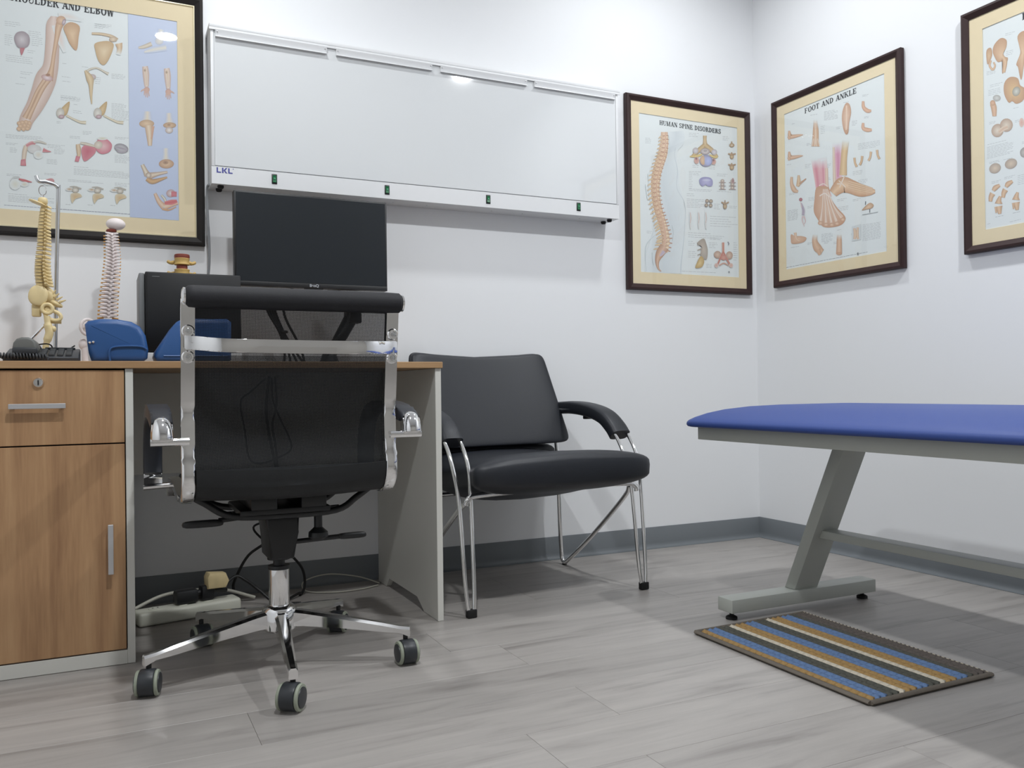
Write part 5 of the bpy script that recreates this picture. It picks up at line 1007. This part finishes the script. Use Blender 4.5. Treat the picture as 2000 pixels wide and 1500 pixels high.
for k in range(4): a = pz(101+k*5, 575+k*5)+Vector((0, 0.004, 0)); tube(bm, [a, a+Vector((0.010+0.002*k, -0.004, 0.012-0.002*k))], [0.004, 0.0014], 6)
obj('tail_spines', bm, 'bone', t)
bm = B(); tube(bm, cr([pz(92, 618)+Vector((0, -0.012, 0)), pz(94, 635)+Vector((0, -0.012, 0)), pz(97, 650)+Vector((0, -0.012, 0)), pz(92, 668)+Vector((0, -0.012, 0)), pz(89, 682)+Vector((0, -0.012, 0))], 5), [0.008]*5+[0.0105]*5+[0.0105]*5+[0.008]*5+[0.0075], 12); ellip(bm, pz(105, 643)+Vector((0, -0.012, 0)), (0.007, 0.007, 0.008), 12, 8); obj('thigh_bone', bm, 'bone', t)
bm = B(); tp = pz(113, 361); lo = pz(108.5, 560); tube(bm, cr([(lo.x-0.004, Y1+0.03, 0.760), (lo.x, Y1+0.03, lo.z), (tp.x, Y1+0.02, tp.z-0.02), (tp.x-0.002, Y1+0.017, tp.z-0.003), (tp.x-0.010, Y1+0.014, tp.z+0.004), (tp.x-0.030, Y1+0.005, tp.z+0.007), (tp.x-0.046, Y1, tp.z+0.006), (tp.x-0.052, Y1, tp.z+0.020)], 6), 0.0052, 10); obj('stand_rod', bm, 'steel', t)
bm = B(); c = pz(83, 372); tube(bm, [(c.x+0.009*math.cos(a), Y1, c.z+0.013*math.sin(a)) for a in [2*math.pi*k/20 for k in range(20)]], 0.0013, 6, closed=True); h = pz(83, 386); lathe(bm, [(0.004, -0.006), (0.004, 0.004), (0.002, 0.008)], h, 'Z', 8); hook = obj('hanging_ring', bm, 'chrome', t)
bm = B(); tube(bm, [pz(88, 632)+Vector((0, 0.02, 0)), pz(66, 655)+Vector((0, 0.02, 0)), pz(40, 682)+Vector((0, 0.02, 0))], 0.0035, 8); lathe(bm, [(0.06, 0.7515), (0.06, 0.757), (0.02, 0.762)], (lo.x-0.004, Y1+0.03, 0), 'Z', 24); obj('stand_base', bm, 'chrome', t)
# ------------------------------------------------------------------ standing pale spine model
Y2 = -0.23
t = thing('spine_model', (-2.62, Y2, 0.751), 'pale standing spine model with orange nerves behind the blue cushion', 'model', 'spine models on the desk')
def pz2(px, py): return PY(px, py, Y2)
pts = cr([(*p, 0) for p in ((217, 458), (218, 480), (219, 505), (217, 530), (214, 560), (211, 590), (210, 618))], 12); N2 = 24
for k in range(N2):
    f = k/(N2-1)*(len(pts)-1); p = pts[int(f)].lerp(pts[min(int(f)+1, len(pts)-1)], f-int(f)); q = pz2(p.x, p.y)
    vert('vertebra', q, None, (0.12, -1), 0.0118+0.0042*k/N2, 0.0112, 'bonew', t, 'nerve')
c = pz2(226, 438); bm = B(); ellip(bm, c, (0.0262, 0.022, 0.0175), 20, 12); obj('skull_base', bm, 'bonew', t)
c = pz2(217.5, 451); bm = B(); lathe(bm, [(0.012, -0.004), (0.015, 0), (0.012, 0.004)], c, 'Z', 16); obj('neck_disc', bm, 'disc', t)
c = pz2(172, 640); bm = B(); tube(bm, [(c.x+0.0185*math.cos(a), Y2-0.02+0.01*math.cos(a), c.z+0.022*math.sin(a)) for a in [2*math.pi*k/22 for k in range(22)]], 0.0045, 8, closed=True); ellip(bm, c+Vector((0.004, 0.006, 0)), (0.019, 0.006, 0.023), 16, 10); obj('hip_bone', bm, 'bonew', t)
c = pz2(200, 640); bm = B(); ellip(bm, c+Vector((0.01, 0.012, -0.01)), (0.03, 0.015, 0.035), 16, 10); obj('sacrum', bm, 'bonew', t)
c = pz2(162, 672); bm = B(); ellip(bm, c, (0.0115, 0.0115, 0.0165), 16, 10); tube(bm, [c, c+Vector((0.004, 0, -0.02)), (c.x+0.006, c.y, 0.755)], [0.008, 0.008, 0.009], 12); obj('thigh_bone', bm, 'bonew', t)
bm = B(); lathe(bm, [(0.055, 0.7515), (0.055, 0.760), (0.05, 0.763), (0.008, 0.764), (0.008, 0.86)], (-2.625, Y2+0.02, 0), 'Z', 24); obj('stand_base', bm, 'bonew', t)
# ------------------------------------------------------------------ blue wedge cushions
t = thing('wedge_cushion', (-2.60, -0.46, 0.751), 'rounded blue vinyl wedge cushion with two metal studs beside the phone', 'cushion', 'blue wedge cushions on the desk')
bm = B(); prism(bm, [(p.x, p.y) for p in [Vector(v) for v in ((-2.660, 0.752), (-2.540, 0.752), (-2.5285, 0.762), (-2.5265, 0.785), (-2.533, 0.822), (-2.546, 0.845), (-2.566, 0.857), (-2.60, 0.863), (-2.64, 0.863), (-2.668, 0.857), (-2.6755, 0.848), (-2.672, 0.82), (-2.667, 0.775))]], -0.545, -0.40, 'Y', 0.016, 5); wd = obj('cover', bm, 'blue2', t, ang=60)
bm = B(); tube(bm, cr([(-2.618, -0.5475, 0.755), (-2.620, -0.549, 0.775), (-2.612, -0.549, 0.789), (-2.58, -0.549, 0.793), (-2.545, -0.548, 0.792), (-2.530, -0.545, 0.785)], 5), 0.0028, 6); obj('seam_piping', bm, 'blue2', t)
for x in (-2.664, -2.656):
    bm = B(); ellip(bm, (x, -0.5475, 0.801+(x+2.664)*0.2), (0.0035, 0.003, 0.0035), 10, 6); obj('stud', bm, 'chrome', t)
t = thing('wedge_cushion', (-2.41, -0.46, 0.751), 'sloping blue vinyl wedge cushion half hidden behind the office chair', 'cushion', 'blue wedge cushions on the desk')
bm = B(); prism(bm, [(-2.500, 0.752), (-2.325, 0.752), (-2.318, 0.76), (-2.318, 0.862), (-2.328, 0.870), (-2.44, 0.868), (-2.456, 0.860), (-2.468, 0.845), (-2.508, 0.782), (-2.512, 0.768), (-2.508, 0.757)], -0.545, -0.40, 'Y', 0.014, 5); obj('cover', bm, 'blue2', t, ang=60)
bm = B(); tube(bm, [(-2.49, -0.5455, 0.768), (-2.40, -0.5455, 0.768), (-2.33, -0.5455, 0.768)], 0.002, 6); obj('seam_piping', bm, 'blue2', t)
# ------------------------------------------------------------------ desk telephone
t = thing('desk_phone', (-2.765, -0.5, 0.751), 'dark grey desk telephone with coiled cord at the desk edge', 'telephone')
bm = B(); prism(bm, [(-0.585, 0.7515), (-0.40, 0.7515), (-0.40, 0.788), (-0.42, 0.790), (-0.580, 0.764), (-0.586, 0.760)], -2.852, -2.688, 'X', 0.003); ph = obj('base', bm, 'phone', t)
for r in range(4):
    for c in range(4):
        x = -2.768+c*0.019; y = -0.565+r*0.030; z = 0.7665+(y+0.58)*0.1625
        bm = B(); box(bm, x-0.0068, x+0.0068, y-0.0085, y+0.0085, z-0.003, z+0.0045, 0.0015); obj('key', bm, 'key', ph)
bm = B(); box(bm, -2.770, -2.70, -0.435, -0.405, 0.786, 0.7935, 0.002); obj('display', bm, 'screen', ph)
bm = B(); prism(bm, [(-2.829, 0.775), (-2.781, 0.775), (-2.779, 0.783), (-2.781, 0.797), (-2.787, 0.806), (-2.797, 0.810), (-2.811, 0.810), (-2.822, 0.806), (-2.829, 0.796), (-2.831, 0.783)], -0.595, -0.40, 'Y', 0.006, 3); hs = obj('handset', bm, 'phonel', t, ang=60)
bm = B(); box(bm, -2.8315, -2.7785, -0.60, -0.56, 0.769, 0.785, 0.004); box(bm, -2.8315, -2.7785, -0.445, -0.405, 0.782, 0.796, 0.004); obj('ear_piece', bm, 'phone', hs)
bm = B(); co = []
for k in range(260):
    f = k/259; a = f*26*2*math.pi; x = -2.93+f*0.175; co.append((x, -0.603+0.0062*math.cos(a), 0.7605+0.0062*math.sin(a)+0.004*math.sin(f*3)))
tube(bm, co, 0.0021, 6); obj('coiled_cord', bm, 'phone', t)
bm = B(); tube(bm, cr([(-2.783, -0.45, 0.800), (-2.765, -0.42, 0.803), (-2.755, -0.40, 0.795), (-2.752, -0.39, 0.76)], 6), 0.0018, 6); obj('line_cord', bm, 'cable', t)
bm = B(); tube(bm, [(-2.715, -0.41, 0.790), (-2.702, -0.40, 0.800)], 0.002, 6); obj('aerial', bm, 'cable', t)
# ------------------------------------------------------------------ cables behind and under the desk
def cable(name, pts, r, m, label, n=7, grp=None):
    bm = B(); tube(bm, cr(pts, n), r, 8); return tag(obj(name, bm, m), label, 'cable', grp)
Yc = -0.125
def c3(px, py, y=Yc): p = PY(px, py, y); return (p.x, p.y, p.z)
bm = B(); tube(bm, cr([(-2.03, -0.155, 1.08), (-2.09, -0.15, 0.98), (-2.10, -0.14, 0.92), (-2.05, -0.13, 0.82), (-2.03, -0.12, 0.757)], 7), 0.004, 8); obj('signal_cable', bm, 'cable', MON)
bm = B(); tube(bm, cr([(-1.98, -0.155, 1.08), (-1.89, -0.12, 0.97), (-1.885, -0.12, 0.90), (-1.93, -0.13, 0.84), (-1.99, -0.14, 0.757)], 7), 0.004, 8); obj('power_cable', bm, 'cable', MON)
t = thing('cable_bundle', (-2.1, -0.15, 0.7515), 'bundle of black cables tied together behind the monitor on the desk', 'cables')
for k in range(4):
    bm = B(); tube(bm, cr([(-2.17+0.01*k, -0.16, 0.99), (-2.155+0.008*k, -0.15, 0.93), (-2.115+0.006*k, -0.14+0.006*k, 0.86), (-2.10+0.012*k, -0.135, 0.80), (-2.10+0.022*k, -0.13, 0.758)], 6), 0.004, 8); obj('strand', bm, 'cable', t)
bm = B(); lathe(bm, [(0.014, -0.004), (0.016, 0), (0.014, 0.004)], (-2.103, -0.132, 0.865), 'Z', 12); obj('cable_tie', bm, 'cable', t)
cable('floor_cable', [c3(560, 1075), c3(590, 1110), c3(595, 1145), c3(585, 1165), (-2.06, -0.14, 0.012), (-2.12, -0.2, 0.005)], 0.0042, 'cable', 'black cable curving to the floor right of the chair column')
cable('thin_cord', [(-1.78, -0.10, 0.006), (-1.85, -0.07, 0.03), (-1.95, -0.055, 0.045), (-2.03, -0.06, 0.03), (-2.03, -0.10, 0.006), (-1.95, -0.15, 0.004), (-1.86, -0.15, 0.004), (-1.79, -0.12, 0.004)], 0.0022, 'cablew', 'thin white cord looped on the floor beside the desk panel')
t = thing('power_strip', (-2.44, -0.25, 0), 'ivory extension socket with black plugs and hanging leads under the desk', 'power strip')
SA = R(13); mm = Matrix.Translation((-2.43, -0.245, 0)) @ Matrix.Rotation(SA, 4, 'Z')
def pst(n, bm, m, par=None, **k): bmesh.ops.transform(bm, matrix=mm, verts=bm.verts[:]); return obj(n, bm, m, par or t, **k)
bm = B(); box(bm, -0.13, 0.17, -0.035, 0.035, 0.001, 0.042, 0.010, 3); pst('body', bm, 'strip')
for k in range(3):
    bm = B(); lathe(bm, [(0.019, 0.0415), (0.019, 0.044), (0.016, 0.0445)], (-0.075+0.075*k, 0, 0), 'Z', 20); so = pst('socket', bm, 'strip')
    bm = B(); [lathe(bm, [(0.0025, 0.0445), (0.0025, 0.0452)], (-0.075+0.075*k+s*0.007, 0, 0), 'Z', 8) for s in (-1, 1)]; pst('hole', bm, 'black', so)
for nm, P_, r_ in (('drop_cable', [c3(537, 735), c3(540, 790), c3(532, 830), c3(538, 870), c3(543, 915), c3(548, 960), c3(530, 1010), c3(495, 1030), c3(520, 1060), c3(545, 1085, -0.2)], 0.0035),
                   ('thick_cable', [c3(526, 735), c3(520, 790), c3(524, 840), c3(536, 900), c3(545, 960), c3(530, 1045), c3(485, 1085), c3(460, 1130), c3(456, 1150), c3(465, 1160)], 0.0045),
                   ('looped_cable', [c3(520, 738), c3(490, 765), c3(470, 785), c3(478, 840), c3(487, 895), c3(510, 905), c3(545, 893), c3(568, 878), c3(565, 855), c3(548, 820), c3(533, 780), c3(531, 738)], 0.003)):
    bm = B(); tube(bm, cr(P_, 7), r_, 8); obj(nm, bm, 'cable', t)
bm = B(); box(bm, -0.02, 0.045, -0.02, 0.02, 0.044, 0.085, 0.008); tube(bm, cr([(0.04, 0, 0.07), (0.09, 0.0, 0.072), (0.14, 0.02, 0.06)], 5), 0.008, 8); pst('black_plug', bm, 'black')
bm = B(); box(bm, 0.055, 0.095, -0.018, 0.022, 0.044, 0.09, 0.008); pst('black_plug', bm, 'black')
bm = B(); prism(bm, [(0.07, 0.080), (0.125, 0.078), (0.135, 0.098), (0.125, 0.122), (0.075, 0.128), (0.068, 0.115)], -0.03, 0.01, 'Y', 0.006); pst('beige_adapter', bm, 'beige')
bm = B(); tube(bm, cr([(-2.56, -0.19, 0.03), (-2.48, -0.16, 0.055), (-2.40, -0.15, 0.06), (-2.30, -0.14, 0.05), (-2.2, -0.12, 0.01)], 7), 0.005, 8); obj('supply_cord', bm, 'cablew', t)
bm = B(); tube(bm, cr([(-2.31, -0.215, 0.075), (-2.27, -0.20, 0.10), (-2.24, -0.20, 0.085), (-2.20, -0.20, 0.05), (-2.15, -0.22, 0.008), (-2.08, -0.25, 0.0052)], 7), 0.0048, 8); obj('plug_cable', bm, 'cable', t)
